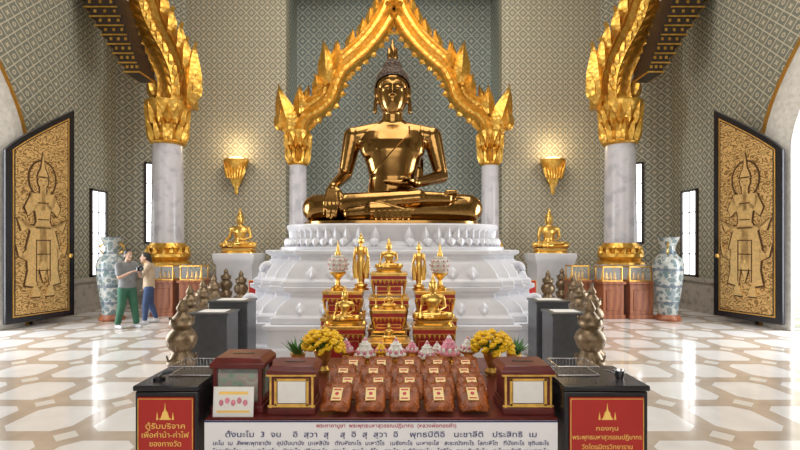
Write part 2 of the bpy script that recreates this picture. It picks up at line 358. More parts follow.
# ================================================================ DOOR LEAVES
def leaf_door(side,name):
    n=10; Lw=1.42; hz,sz=3.7,4.9
    def outline(m):
        pts=[(m,m+.12),(Lw-m,m+.12)]
        for k in range(n+1):
            x=Lw-m-(Lw-2*m)*(k/n); t=1-(x/Lw); z=hz+(sz-hz)*(1-t)**.85-m*1.1; pts.append((x,z))
        return pts
    mir=lambda ps: ps if side<0 else [(-x,z) for x,z in ps]
    th=math.atan2(1.35,.45) if side<0 else math.atan2(-1.35,.45)
    root=struct(top(name,'x','x',(side*7.93,9.15,0),th)); del root['label']; del root['category']
    s=1 if side<0 else -1
    b=B(); b.poly(mir(outline(0)),-.04,.04); mk('door_frame',b,BLACK,root,smooth=0,bevel=.01)
    b=B(); b.poly(mir(outline(.13)),-.052,-.03); mk('gilded_border',b,GOLDF,root,smooth=0)
    b=B(); b.poly(mir(outline(.155)),-.056,-.04); mk('border_inlay',b,BLACK,root,smooth=0)
    b=B(); b.poly(mir(outline(.175)),-.060,-.04); mk('gilded_panel',b,DPAN,root,smooth=0)
    def fig(o,off):
        b=B(); y0,y1=-.075-off,-.055; cx=s*.70
        def pl(pts): b.poly([(cx+x,z) for x,z in pts],y0,y1)
        def el(x,z,rx,rz,n=20): pl([(x+(rx+o)*math.cos(2*pi*i/n),z+(rz+o)*math.sin(2*pi*i/n)) for i in range(n)])
        el(0,3.12,.10,.13); pl([(-.11-o,3.2),(.11+o,3.2),(.08+o,3.32),(.035+o,3.42),(0,3.72+o*2),(-.035-o,3.42),(-.08-o,3.32)])
        pl([(-.24-o,2.86),(.24+o,2.86),(.27+o,2.7),(.15+o,2.45),(.13+o,2.25),(.2+o,2.1),(-.2-o,2.1),(-.13-o,2.25),(-.15-o,2.45),(-.27-o,2.7)])
        pl([(-.06-o,3.02),(.06+o,3.02),(.06+o,2.8),(-.06-o,2.8)])
        pl([(.22,2.88+o),(.36+o,2.55),(.30,2.38-o),(.06,2.62),(.03,2.72+o),(.2,2.58)]); pl([(-.22,2.88+o),(-.36-o,2.55),(-.30,2.38-o),(-.06,2.62),(-.03,2.72+o),(-.2,2.58)])
        pl([(-.04-o,2.5),(.04+o,2.5),(.03+o,2.9),(0,3.0+o),(-.03-o,2.9)])
        pl([(-.22-o,2.16+o),(.22+o,2.16+o),(.33+o,1.7),(.30+o,1.2),(.36+o,.9-o),(.14,.85-o),(.08,1.3),(0,1.45),(-.08,1.3),(-.14,.85-o),(-.36-o,.9-o),(-.30-o,1.2),(-.33-o,1.7)])
        pl([(-.06-o,2.1),(.06+o,2.1),(.09+o,1.3),(0,.95-o),(-.09-o,1.3)])
        for q in(-1,1):
            pl([(q*.2,2.15),(q*(.42+o),2.05),(q*(.50+o),2.3+o),(q*.4,2.22),(q*.25,2.05)]); pl([(q*.28,1.7),(q*(.47+o),1.5),(q*(.52+o),1.75+o),(q*.3,1.4)])
            pl([(q*.12,.86),(q*.2,.86),(q*.24,.64-o),(q*.05,.64-o)])
        return b
    b=B(); b.poly([(s*.70+.30*math.cos(a),3.18+.42*math.sin(a)) for a in [2*pi*i/28 for i in range(28)]],-.066,-.055); mk('halo_outline',b,DOUT,root,smooth=0)
    b=B(); b.poly([(s*.70+.26*math.cos(a),3.18+.38*math.sin(a)) for a in [2*pi*i/28 for i in range(28)]],-.070,-.055); mk('halo',b,DPAN,root,smooth=0)
    mk('guardian_outline',fig(.03,0),DOUT,root,smooth=0); mk('guardian_relief',fig(0,.012),DGOLD,root,smooth=0)
    b=B(); cx=s*.7
    for z in(2.66,2.3,2.12,1.85,1.55,1.2): b.box((cx,-.092,z),(.3 if z<2.2 else .22,.008,.02))
    for q in(-1,1): b.box((cx+q*.045,-.092,3.14),(.035,.008,.014)); b.box((cx+q*.14,-.092,1.4),(.015,.008,.9))
    b.box((cx,-.092,3.05),(.05,.008,.012)); b.box((cx,-.092,3.22),(.2,.008,.02))
    mk('guardian_detail',b,DOUT,root,smooth=0)
    b=B(); b.lathe([(.05,-.02),(.05,.0),(.02,.03)],n=12); b.xf(Matrix.Rotation(pi/2,4,'X')); mk('handle',b,SGOLD,root,loc=(s*1.33,-.05,1.5))
leaf_door(-1,'door_1'); leaf_door(1,'door_2')
# ================================================================ CENTRAL ARCH
D=13.6; k=D/F
def mirror(pts): return pts+[(-x,z) for x,z in reversed(pts[:-1])]
def A(px,py,d=D): return ((px-CX)*d/F,CH+(HY-py)*d/F)
def smooth_path(pts,n=5):
    out=[]; P=[Vector((p[0],p[1])) for p in pts]
    for i in range(len(P)-1):
        p0=P[max(i-1,0)];p1=P[i];p2=P[i+1];p3=P[min(i+2,len(P)-1)]
        for j in range(n):
            t=j/n; v=.5*((2*p1)+(-p0+p2)*t+(2*p0-5*p1+4*p2-p3)*t*t+(-p0+3*p1-3*p2+p3)*t**3); out.append((v.x,v.y))
    out.append(tuple(P[-1])); return out
root=top('gilded_arch','tall gilded pointed arch with flame finials on two marble columns','arch',(0,D,0))
Lp=smooth_path([A(298,136),A(299,124),A(306,113),A(318,106),A(328,96),A(333,82),A(340,68),A(352,57),A(364,46),A(376,32),A(386,16),A(394,-2)])
full=mirror(Lp)
cr=[(-.34,.18),(-.34,-.1),(-.27,-.2),(-.19,-.1),(-.1,-.1),(0,-.24),(.1,-.1),(.19,-.1),(.27,-.2),(.34,-.1),(.34,.18)]
b=B(); b.sweep(full,cr); mk('arch_band',b,GOLD,root)
b=B()
def along(path,step,fn):
    acc=0
    for i in range(1,len(path)):
        a=Vector(path[i-1]);c=Vector(path[i]); L=(c-a).length; acc+=L
        if acc>=step: acc=0; d=(c-a).normalized(); fn(c,d,i/len(path))
for sg in(1,-1):
    def outer(c,d,t):
        ang2=math.atan2(d.x,-d.y)-.7
        base=(c.x-d.y*.24,.0,c.y+d.x*.24)
        if sg<0: base=(-base[0],base[1],base[2]); b.leaf(base,pi-ang2,.66,.15,.30,.1)
        else: b.leaf(base,ang2,.66,.15,-.30,.1)
    along(Lp,.40,outer)
    def inner(c,d,t):
        ang=math.atan2(-d.x,d.y)+.3; base=(c.x+d.y*.28,0,c.y-d.x*.28)
        if sg<0: base=(-base[0],base[1],base[2]); b.leaf(base,pi-ang,.24,.11,.1,.06)
        else: b.leaf(base,ang,.24,.11,-.1,.06)
    along(Lp,.22,inner)
    def X(px,py): x,z=A(px,py); return (sg*x,-.15,z)
    for (px,py,a,L,Wd,bd) in((291,134,96,1.5,.36,.18),(284,130,128,.75,.22,-.7),(301,116,82,.9,.24,.2),(330,86,104,1.35,.32,-.15),(322,94,140,.65,.2,-.7),(338,70,88,.8,.2,.15)):
        aa=math.radians(a); bb=bd
        if sg<0: aa=pi-aa; bb=-bd
        b.leaf(X(px,py),aa,L,Wd,bb,.2)
b.leaf((0,-.1,A(394,2)[1]),pi/2,1.6,.3,0,.2)
mk('flame_crest',b,GOLD,root)
def column(root,x,y,zb,z0,z1,zc,r,n=28):
    b=B(); h=zb; b.lathe([(r*1.55,0),(r*1.55,.15),(r*1.4,.22),(r*1.35,h-.18),(r*1.5,h-.1),(r*1.5,h)],(x,y,0),8); mk('column_pedestal',b,GMARB,root)
    b=B(); h=z0-zb; b.lathe([(r*1.45,0),(r*1.45,h*.1),(r*1.2,h*.2),(r*1.4,h*.35),(r*1.38,h*.5),(r*1.1,h*.62),(r*1.22,h*.78),(r*1.05,h)],(x,y,zb),n)
    for i in range(14):
        a=2*pi*i/14; s0=len(b.v); b.leaf((0,0,0),pi/2,h*.55,r*.26,0,.08,8); b.xf(Matrix.Translation((x+math.cos(a)*r*1.2,y+math.sin(a)*r*1.2,zb+h*.3))@Matrix.Rotation(a+pi/2,4,'Z'),s0)
    mk('lotus_base',b,GOLD,root)
    b=B(); b.lathe([(r,0),(r*.93,z1-z0)],(x,y,z0),n); mk('column_shaft',b,GMARB,root)
    b=B(); h=zc-z1; b.lathe([(r*.95,0),(r*1.12,h*.05),(r*.98,h*.1),(r*.9,h*.25),(r*1.0,h*.5),(r*1.25,h*.8),(r*1.4,h*.9),(r*1.4,h)],(x,y,z1),n)
    for row,(zz,rr,LL) in enumerate(((.08,.95,.5),(.45,1.05,.48))):
        for i in range(14):
            a=2*pi*(i+.5*row)/14; s0=len(b.v); b.leaf((0,0,0),pi/2,h*LL,r*.27,0,.1,8); b.xf(Matrix.Translation((x+math.cos(a)*r*rr,y+math.sin(a)*r*rr,z1+h*zz))@Matrix.Rotation(a+pi/2,4,'Z')@Matrix.Rotation(.22,4,'X'),s0)
    mk('lotus_capital',b,GOLD,root)
for sg in(1,-1):
    x=sg*A(298,0)[0]; column(root,x,0,1.4,WZ(240,D),WZ(166,D),WZ(132,D),.27)
# ================================================================ SIDE COLUMNS + BRACKETS
DC=12.5
for sg in(1,-1):
    root=top('column','tall grey marble column with gilded lotus capital and sweeping flame bracket','column',(0,DC,0),group='side columns')
    x=-sg*6.28; column(root,x,0,WZ(264,DC),WZ(243,DC),WZ(146,DC),WZ(104,DC),.42)
    pts=[(176,106),(177,92),(175,76),(168,58),(158,40),(150,24),(145,8),(139,-10),(128,-35),(114,-65),(100,-95)]
    P=smooth_path([A(px,py,DC) for px,py in pts]); P=[(x_*sg,z_) for x_,z_ in P]
    w=.50; cr=[(-w,.3),(-w,-.12),(-w*.86,-.28),(-w*.66,-.14),(-.16,-.14),(0,-.30),(.16,-.14),(w*.66,-.14),(w*.86,-.28),(w,-.12),(w,.3)]
    Ws=[1.0-.10*math.sin(i/len(P)*9) for i in range(len(P))]
    b=B(); b.sweep(P,cr,Ws); mk('arch_bracket',b,GOLD,root)
    b=B()
    def X(px,py,y=-.1): x_,z_=A(px,py,DC); return (sg*x_,y,z_)
    for (px,py,a,L,Wd,bd) in((190,104,78,1.7,.34,.12),(195,100,58,.75,.2,.5),(186,72,72,.95,.22,.3),
        (158,98,128,.75,.2,-.5),(154,80,130,.8,.22,-.5),(149,62,130,.8,.22,-.5),(141,44,130,.8,.22,-.5),(133,26,130,.8,.22,-.5),(128,8,130,.8,.22,-.5),(180,52,65,.8,.18,.4),(171,36,65,.8,.18,.4),(164,18,68,.8,.18,.4)):
        aa=math.radians(a)
        if sg<0: aa=pi-aa; bd=-bd
        b.leaf(X(px,py),aa,L,Wd,bd,.2)
    for i in range(3,len(P)-2,3):
        dx,dz=P[i+1][0]-P[i-1][0],P[i+1][1]-P[i-1][1]; aa=math.atan2(dz,dx)
        for s_ in(-1,1): b.leaf((P[i][0],-.22,P[i][1]),aa+s_*.8,.42,.1,-s_*.4,.07,8)
    mk('flame_crest',b,GOLD,root)
# ================================================================ GREAT BUDDHA
def hand(b,wr,d,nrm,side,sc,curl=.4,spread=.0,thumb=True):
    d=Vector(d).normalized(); nrm=Vector(nrm).normalized(); side=Vector(side).normalized(); wr=Vector(wr)
    pe=wr+d*sc*.5
    for k in(-1,-.33,.33,1): b.cap(wr+d*sc*.08+side*k*sc*.10,pe+side*k*sc*.165,sc*.085,sc*.075,10)
    for k,Ln,r in((1,.42,.05),(.33,.48,.053),(-.33,.45,.05),(-1,.36,.043)):
        p=pe+side*k*sc*.17; a=curl*.5; p1=p+(d*math.cos(a)+nrm*math.sin(a)+side*spread*k)*sc*Ln*.5
        a=curl*1.3; p2=p1+(d*math.cos(a)+nrm*math.sin(a))*sc*Ln*.5
        b.cap(p,p1,sc*r*1.1,sc*r,8); b.cap(p1,p2,sc*r,sc*r*.8,8)
    if thumb:
        p=wr+d*sc*.12+side*sc*.18; p1=p+(d*.7+side*.6+nrm*.2)*sc*.22; p2=p1+(d*.95+side*.05+nrm*.3)*sc*.2
        b.cap(p,p1,sc*.075,sc*.06,8); b.cap(p1,p2,sc*.06,sc*.05,8)
def buddha_body(vox,it=3):
    b=B()
    b.loft([(0,.05,.05,.75,.42),(0,.05,.3,.64,.43),(0,.02,.6,.50,.36),(0,.0,.9,.445,.32),(0,-.02,1.15,.50,.34),(0,-.03,1.4,.60,.37),(0,-.01,1.6,.67,.36),(0,.02,1.78,.60,.30),(0,.03,1.91,.40,.22),(0,.03,2.0,.22,.18)],32)
    for s in(-1,1):
        b.cap((0,.03,1.88),(s*.66,.02,1.72),.17,.20); b.ell((s*.30,-.14,1.45),(.32,.20,.26)); b.ell((s*.31,-.34,1.42),(.025,.02,.025))
    b.cap((0,.02,1.88),(0,-.01,2.3),.20,.185); b.cap((-.2,.03,1.94),(0,.02,2.08),.1,.12); b.cap((.2,.03,1.94),(0,.02,2.08),.1,.12)
    b.ell((0,.03,2.70),(.318,.33,.36),n=32,m=18)
    b.loft([(0,-.05,2.10,.08,.10),(0,-.045,2.13,.14,.17),(0,-.035,2.20,.205,.235),(0,-.02,2.30,.255,.285),(0,0,2.42,.290,.315),(0,.015,2.55,.308,.328),(0,.03,2.7,.315,.33),(0,.03,2.85,.28,.3)],32)
    for s in(-1,1):
        b.tube([(s*.03,-.315,2.64),(s*.08,-.315,2.675),(s*.15,-.298,2.685),(s*.22,-.245,2.655),(s*.26,-.19,2.61)],[.008,.013,.013,.01,.006],8)
        b.ell((s*.13,-.262,2.565),(.08,.045,.035),(0,0,s*.35))
        b.cap((s*.315,.03,2.70),(s*.325,.03,2.52),.05,.045,10,.8); b.cap((s*.325,.03,2.52),(s*.335,.0,2.20),.032,.048,10,.7)
        b.ell((s*.034,-.335,2.435),(.028,.028,.02))
    b.cap((0,-.31,2.65),(0,-.345,2.45),.014,.03,10)
    b.tube([(-.085,-.272,2.352),(-.045,-.302,2.345),(-.015,-.312,2.352),(0,-.312,2.347),(.015,-.312,2.352),(.045,-.302,2.345),(.085,-.272,2.352)],[.005,.012,.015,.014,.015,.012,.005],8)
    b.tube([(-.06,-.278,2.325),(-.03,-.295,2.312),(0,-.302,2.308),(.03,-.295,2.312),(.06,-.278,2.325)],[.006,.015,.018,.015,.006],8)
    b.cap((-.76,.02,1.72),(-.92,.06,.98),.19,.135); b.cap((-.92,.06,.98),(-1.06,-.66,.66),.135,.09)
    hand(b,(-1.06,-.68,.66),(-.05,-.42,-1),(0,.9,-.35),(1,0,0),.62,.15)
    b.cap((.76,.02,1.72),(.95,.06,.96),.19,.135); b.cap((.95,.06,.96),(.42,-.62,.74),.135,.09)
    hand(b,(.44,-.62,.74),(-1,-.12,-.05),(0,0,1),(0,-1,.1),.62,.15)
    for s in(-1,1): b.cap((s*.42,.05,.34),(s*1.38,-.42,.29),.32,.27)
    b.cap((1.36,-.46,.26),(-.35,-.84,.2),.25,.17); b.cap((-.35,-.84,.2),(-.75,-.82,.17),.15,.11)
    b.cap((-1.36,-.46,.30),(.45,-.86,.44),.25,.16); b.cap((.45,-.86,.44),(.95,-.80,.44),.14,.11)
    for q in range(5): b.cap((.95,-.80-.05*(q-2),.46+.02*q),(1.1,-.78-.06*(q-2),.47+.02*q),.05,.035,8)
    b.cap((0,-.3,.2),(0,-.62,.18),.2,.17)
    return blob('statue_body',b,vox,it)
def cap_hair():
    b=B(); n=40;m=18; rows=[]
    for i in range(m+1):
        row=[]
        for j in range(n):
            t=2*pi*j/n; ca,sa=math.cos(t),math.sin(t)
            f=(-sa if sa<0 else 0)**.5; lo=-.42+.72*f
            aa=pi/2-(pi/2-math.asin(lo))*i/m
            row.append((.336*math.cos(aa)*ca,.03+.352*math.cos(aa)*sa,2.70+.385*math.sin(aa)))
        rows.append(row)
    b.rings(rows,cap=False)
    b.lathe([(.20,3.0),(.185,3.08),(.155,3.15),(.10,3.205),(.04,3.23)],(0,.03,0),24); return b
def finial():
    b=B(); b.lathe([(.06,3.19),(.09,3.23),(.10,3.28),(.075,3.37),(.05,3.46),(.025,3.54),(.004,3.62)],(0,.03,0),n=16)
    for i in range(8):
        a=2*pi*i/8; s0=len(b.v); b.leaf((0,0,0),pi/2,.24,.045,.1,.03,8); b.xf(Matrix.Translation((math.cos(a)*.08,.03+math.sin(a)*.08,3.20))@Matrix.Rotation(a+pi/2,4,'Z'),s0)
    return b
def cloth_sheet(bvh,fn,z0,z1,n,m,off):
    b=B(); vs=[];fs=[]
    for i in range(n+1):
        z=z0+(z1-z0)*i/n; xa,xb=fn(z)
        for j in range(m+1):
            x=xa+(xb-xa)*j/m; h=bvh.ray_cast(Vector((x,-3,z)),Vector((0,1,0))); y=h[0].y if h[0] else .1
            vs.append((x,y-off+(0 if 0<j<m else off*1.2),z))
    for i in range(n):
        for j in range(m): a=i*(m+1)+j; fs.append((a,a+1,a+m+2,a+m+1))
    return b.add(vs,fs)
bm_hi=buddha_body(.015,7); finish(bm_hi,BUD,0)
bvh=BVHTree.FromPolygons([v.co for v in bm_hi.vertices],[tuple(p.vertices) for p in bm_hi.polygons])
PY=8.9; BZ=2.14
root=top('buddha_statue','large polished golden seated Buddha touching the earth, on white pedestal','statue',(-.03,9.15,BZ),0,1.055)
mk('body',bm_hi,BUD,root); mk('curled_hair',cap_hair(),HAIR,root,label='dark brown curled hair'); mk('flame_finial',finial(),BUD,root)
def f1(z):
    t=(z-.75)/1.15; return (.17+.12*t+.04*math.sin(t*3),.43+.13*t)
mk('shoulder_sash',cloth_sheet(bvh,f1,.74,1.88,40,8,.05),BUD,root)
mk('robe',cloth_sheet(bvh,lambda z:(-.47+.95*max(0,(z-.95)/.95)**.9,.60),.95,1.86,40,16,.03),BUD,root)
b=B()
for i in range(7):
    b.leaf((-.27+.09*i,-1.03,.22),-pi/2,.2,.055,0,.03,8)
mk('robe_hem',b,BUD,root)
b=B(); b.lathe([(.97,0),(1,.01),(1,.055),(.96,.065)],(0,0,0),48,1.62,.98,2.6); mk('seat_plinth',b,BUD,root,loc=(0,-.25,-.015))
for s in(-1,1): b=B(); b.ell((s*.13,-.301,2.552),(.055,.012,.009),(0,0,s*.35),n=12,m=6); mk('eye',b,HAIR,root)
# pedestal
root=top('pedestal','tiered white marble lotus pedestal carved with petal rows','pedestal',(-.03,PY,0))
def redent(a,bb,s):
    q=[(a,bb-3*s),(a-s,bb-3*s),(a-s,bb-2*s),(a-2*s,bb-2*s),(a-2*s,bb-s),(a-3.2*s,bb-s),(a-3.2*s,bb)]
    return list(q)+[(-x,y) for x,y in reversed(q)]+[(-x,-y) for x,y in q]+[(x,-y) for x,y in reversed(q)]
def tier(name,prof,s,mat=WMARB):
    b=B(); b.rings([[(x,y,z) for x,y in redent(r,r*.69,s)] for r,z in prof]); return mk(name,b,mat,root,smooth=25,bevel=.012)
def rtier(name,prof,sx,sy,pw=3.2,mat=WMARB,n=72):
    b=B(); b.lathe(prof,(0,0,0),n,sx,sy,pw); return mk(name,b,mat,root)
tier('base_step',[(2.84,0),(2.84,.12),(2.78,.15),(2.78,.40),(2.84,.43),(2.84,.50)],.26)
tier('lower_tier',[(2.68,.5),(2.68,.60),(2.62,.64),(2.60,.72),(2.52,.82),(2.42,.90),(2.42,.97),(2.50,1.01),(2.50,1.08)],.24)
tier('middle_tier',[(2.42,1.08),(2.42,1.16),(2.36,1.20),(2.34,1.28),(2.26,1.42),(2.16,1.50),(2.16,1.56),(2.24,1.60),(2.24,1.66)],.2)
rtier('upper_tier',[(2.10,1.66),(2.10,1.71),(1.94,1.74),(1.86,1.82),(1.90,1.95),(1.98,2.03),(2.0,2.09),(1.98,2.115),(1.0,2.12)],1,.68)
def petals(name,n,r,z,L,Wd,tilt,sy=.68,pw=3.2,T=.09):
    b=B()
    for i in range(n):
        a=2*pi*(i+.5)/n; ca,sa=math.cos(a),math.sin(a); c2=math.copysign(abs(ca)**(2/pw),ca); s2=math.copysign(abs(sa)**(2/pw),sa)
        nx=math.copysign(abs(c2)**(pw-1),c2); ny=math.copysign(abs(s2)**(pw-1),s2)/sy; ang=math.atan2(ny,nx)
        s0=len(b.v); b.leaf((0,0,0),pi/2,L,Wd,0,T,8); b.xf(Matrix.Translation((r*c2,r*sy*s2,z))@Matrix.Rotation(ang+pi/2,4,'Z')@Matrix.Rotation(tilt,4,'X'),s0)
    mk(name,b,PETAL,root)
petals('lotus_petal_ring',64,1.86,1.78,.30,.10,.3,T=.06); petals('lotus_petal_ring',64,1.98,1.86,-.14,.09,-.3,T=.05)
for (hw,yf,z,h) in((1.45,-1.78,.64,.20),(1.30,-1.61,1.20,.20)):
    b=B(); n=9
    for i in range(n):
        x=-hw+2*hw*i/(n-1); b.leaf((x,yf,z),pi/2,h,.14,0,.05,8); b.leaf((x,yf,z+.02),pi/2,h*.6,.07,0,.08,8)
    b.box((0,yf+.06,z-.0),(2*hw+.3,.1,.03))
    mk('scalloped_carving',b,PETAL,root)
for sx in(-1,1):
    for (x,z,r) in((2.24,1.18,.15),(2.50,.60,.17)):
        b=B(); pts=[]
        for i in range(20):
            t=i/19; a=-pi/2+t*3.6*pi/1.6; rr=r*(1-.75*t); pts.append((sx*(x-.08+rr*math.cos(a)),-x*.46,z+r+rr*math.sin(a)))
        b.tube(pts,[.055*(1-.5*i/19) for i in range(20)],8); mk('corner_scroll',b,PETAL,root)
# ================================================================ SMALL STATUES
bm_lo=buddha_body(.045,2); finish(bm_lo,SGOLD,0)
def small_buddha(label,loc,sc,rotz=0,group=None,basez=0):
    r=top('seated_buddha_figure',label,'statue',loc,rotz,sc,group)
    mk('body',bm_lo,SGOLD,r,loc=(0,0,.42)); mk('curled_hair',cap_hair(),SGOLD,r,loc=(0,0,.42)); mk('flame_finial',finial(),SGOLD,r,loc=(0,0,.42))
    b=B(); b.lathe([(1.0,0),(1.0,.1),(.9,.16),(.95,.28),(1.0,.36),(1.0,.42)],(0,-.3,0),32,1.5,.95,2.6); mk('lotus_seat',b,SGOLD,r)
    return r
for sg,px in((-1,240),(1,549)):
    d=13.3; x=WX(px,d); zt=WZ(253,d)
    small_buddha('small golden seated Buddha on a white pedestal by the wall',(x,d,zt),.335,group='wall-side golden Buddhas')
    r=top('statue_pedestal','white square pedestal under small golden Buddha','pedestal',(x,d,0),group='wall-side pedestals')
    b=B(); b.lathe([(.88,0),(.88,.14),(.78,.2),(.72,.5),(.72,zt-.35),(.80,zt-.25),(.84,zt-.12),(.84,zt)],(0,0,0),4,1,1,2); mk('body',b,WMARB,r,bevel=.02)
for px in(237,552):
    r=top('wall_sconce','golden cone-shaped wall sconce glowing warmly upward','wall lamp',(WX(px,14.25),14.28,WZ(195,14.25)),group='golden wall sconces')
    b=B(); b.lathe([(.03,0),(.07,.1),(.06,.2),(.14,.35),(.2,.5),(.27,.72),(.36,.95),(.40,1.05),(.40,1.12),(.33,1.10)],n=20); b.xf(Matrix.Diagonal((1,.5,1,1)))
    for i in range(7):
        x=-.3+.1*i; b.leaf((x*.7,-.13,.5),pi/2-x*.9,.55,.07,0,.06,8)
    mk('sconce_bowl',b,GOLD,r,loc=(0,-.1,0)); b=B(); b.ell((0,-.1,1.12),(.26,.12,.08)); mk('lamp_glass',b,LAMPG,r)
    b=B(); b.box((0,.08,.6),(.16,.1,.5)); mk('wall_plate',b,GOLDF,r)
    L=bpy.data.lights.new('sconce_light','POINT'); L.energy=24; L.color=(1,.76,.44); L.shadow_soft_size=.15; o=bpy.data.objects.new('sconce_light',L); COL.objects.link(o); o.location=(WX(px,14.25),13.85,WZ(195,14.25)+1.5)
for px,rz in((112,0),(668,1)):
    r=top('floor_vase','man-high painted porcelain vase standing on the marble floor','vase',(WX(px,10.5),10.5,0),rz,group='large porcelain vases')
    b=B(); b.lathe([(.26,0),(.28,.05),(.24,.1),(.22,.14)],n=32); mk('stand',b,WOOD,r)
    b=B(); b.lathe([(.19,.14),(.20,.2),(.24,.5),(.29,.85),(.325,1.15),(.33,1.28),(.29,1.42),(.19,1.52),(.155,1.6),(.15,1.7),(.19,1.82),(.25,1.93),(.235,1.935),(.14,1.75)],n=40); mk('vase_body',b,PORC,r,label='white porcelain with blue and green painted scenes')
    for s in(-1,1): b=B(); b.tube([(s*.16,0,1.55),(s*.26,0,1.6),(s*.28,0,1.72),(s*.17,0,1.80)],.025); mk('handle',b,SGOLD,r)
# ================================================================ BOLLARDS
prof=[(.17,0),(.19,.04),(.19,.08),(.14,.13),(.11,.22),(.13,.32),(.165,.40),(.13,.47),(.10,.53),(.15,.60),(.175,.67),(.15,.74),(.10,.79),(.135,.84),(.13,.89),(.08,.94),(.05,.98),(.065,1.02),(.045,1.06),(.01,1.12)]
r0=top('balustrade_post','aged bronze lotus-bud balustrade post with pointed knob','post',(-2.45,5.2,0),group='bronze balustrade posts')
b=B(); b.lathe(prof[:8],n=24); mk('post_base',b,BRONZE,r0)
b=B(); b.lathe(prof[7:],n=24)
for row,(z,rr) in enumerate(((.56,.12),(.36,.12),(.80,.09))):
    for i in range(12):
        a=2*pi*(i+.5*row)/12; s0=len(b.v); b.leaf((0,0,0),pi/2,.13,.032,0,.02,6); b.xf(Matrix.Translation((math.cos(a)*rr,math.sin(a)*rr,z))@Matrix.Rotation(a+pi/2,4,'Z')@Matrix.Rotation(.35,4,'X'),s0)
mk('lotus_knob',b,BRONZE,r0)
for (x,d) in((WX(190,7.0),7.0),(WX(203,8.2),8.2),(WX(214,9.6),9.6),(WX(241,11.2),11.2),(WX(268,11.9),11.9),(WX(590,5.2),5.2),(WX(592,7.0),7.0),(WX(580,8.2),8.2),(WX(574,9.6),9.6),(WX(548,11.2),11.2),(WX(520,11.9),11.9),(WX(226,12.3),12.3),(WX(562,12.3),12.3)):
    dup(r0,(x,d,0))
# ================================================================ WALL TABLES + CASES
def wtable(px0,px1,d,h,lab):
    x=(WX(px0,d)+WX(px1,d))/2; w=WX(px1,d)-WX(px0,d)-.04
    r=top('display_table',lab,'table',(x,d,0),group='wooden side tables')
    b=B(); b.box((0,0,h-.03),(w,.6,.06)); mk('table_top',b,WOOD,r,bevel=.01)
    b=B(); b.box((0,0,h/2-.03),(w*.86,.5,h-.06)); b.box((0,0,.05),(w*.95,.56,.1)); b.box((0,-.255,h*.5),(w*.6,.02,h*.55)); mk('table_body',b,WOOD,r,bevel=.008)
    c=top('display_case','small glass display case with gilded frame holding amulets','display case',(x,d,h),group='glass display cases')
    cw=w*.8; b=B()
    for sx in(-1,1):
        for sy in(-1,1): b.box((sx*cw/2,sy*.2,.17),(.025,.025,.34))
    b.box((0,0,.015),(cw+.03,.43,.03)); b.box((0,0,.35),(cw+.03,.43,.03)); mk('case_frame',b,GOLDF,c)
    b=B(); b.box((0,0,.18),(cw-.02,.38,.3)); mk('glass_pane',b,GLASS,c,smooth=0)
    for i in range(4): b=B(); b.lathe([(.04,0),(.05,.04),(.025,.1),(.03,.14),(.003,.2)],(-cw/3+i*cw*.22,0,.031),10); mk('amulet_stand',b,SGOLD,c)
for a in((154,180,11.3),(181,208,11.3),(566,588,11.3),(596,621,10.9),(622,650,10.9)): wtable(a[0],a[1],a[2],.88,'red-brown wooden side table with closed front near the column')
for (px0,px1,d,h) in((196,233,6.0,.84),(214,252,6.62,.92),(547,582,6.0,.84),(532,564,6.62,.92)):
    x=(WX(px0,d)+WX(px1,d))/2; w=WX(px1,d)-WX(px0,d)
    r=top('offering_box','dark grey floor-standing offering box with pale slotted top','box',(x,d,0),group='dark grey offering boxes')
    b=B(); b.box((0,0,h/2),(w,.4,h)); b.box((0,0,.04),(w+.04,.44,.08)); mk('box_body',b,SLATE,r,bevel=.01)
    b=B(); b.box((0,0,h+.015),(w+.03,.43,.03)); mk('box_lid',b,SLATE,r,bevel=.005); b=B(); b.box((0,0,h+.032),(w*.7,.24,.006)); mk('top_notice',b,PAPER,r)
for px,d in((258,11.0),(527,11.0)):
    r=top('notice_stand','red notice board with gold border on a slim stand','sign',(WX(px,d),d,0),group='red notice stands')
    b=B(); b.box((0,0,.62),(.42,.03,.5)); mk('board',b,PLAQ,r); b=B(); b.box((0,.012,.62),(.46,.02,.54)); mk('board_border',b,GOLDF,r)
    b=B(); b.cyl((0,.03,.02),(0,.03,.4),.02); b.lathe([(.16,0),(.16,.02),(.03,.04)],n=20); mk('stand_pole',b,SGOLD,r)
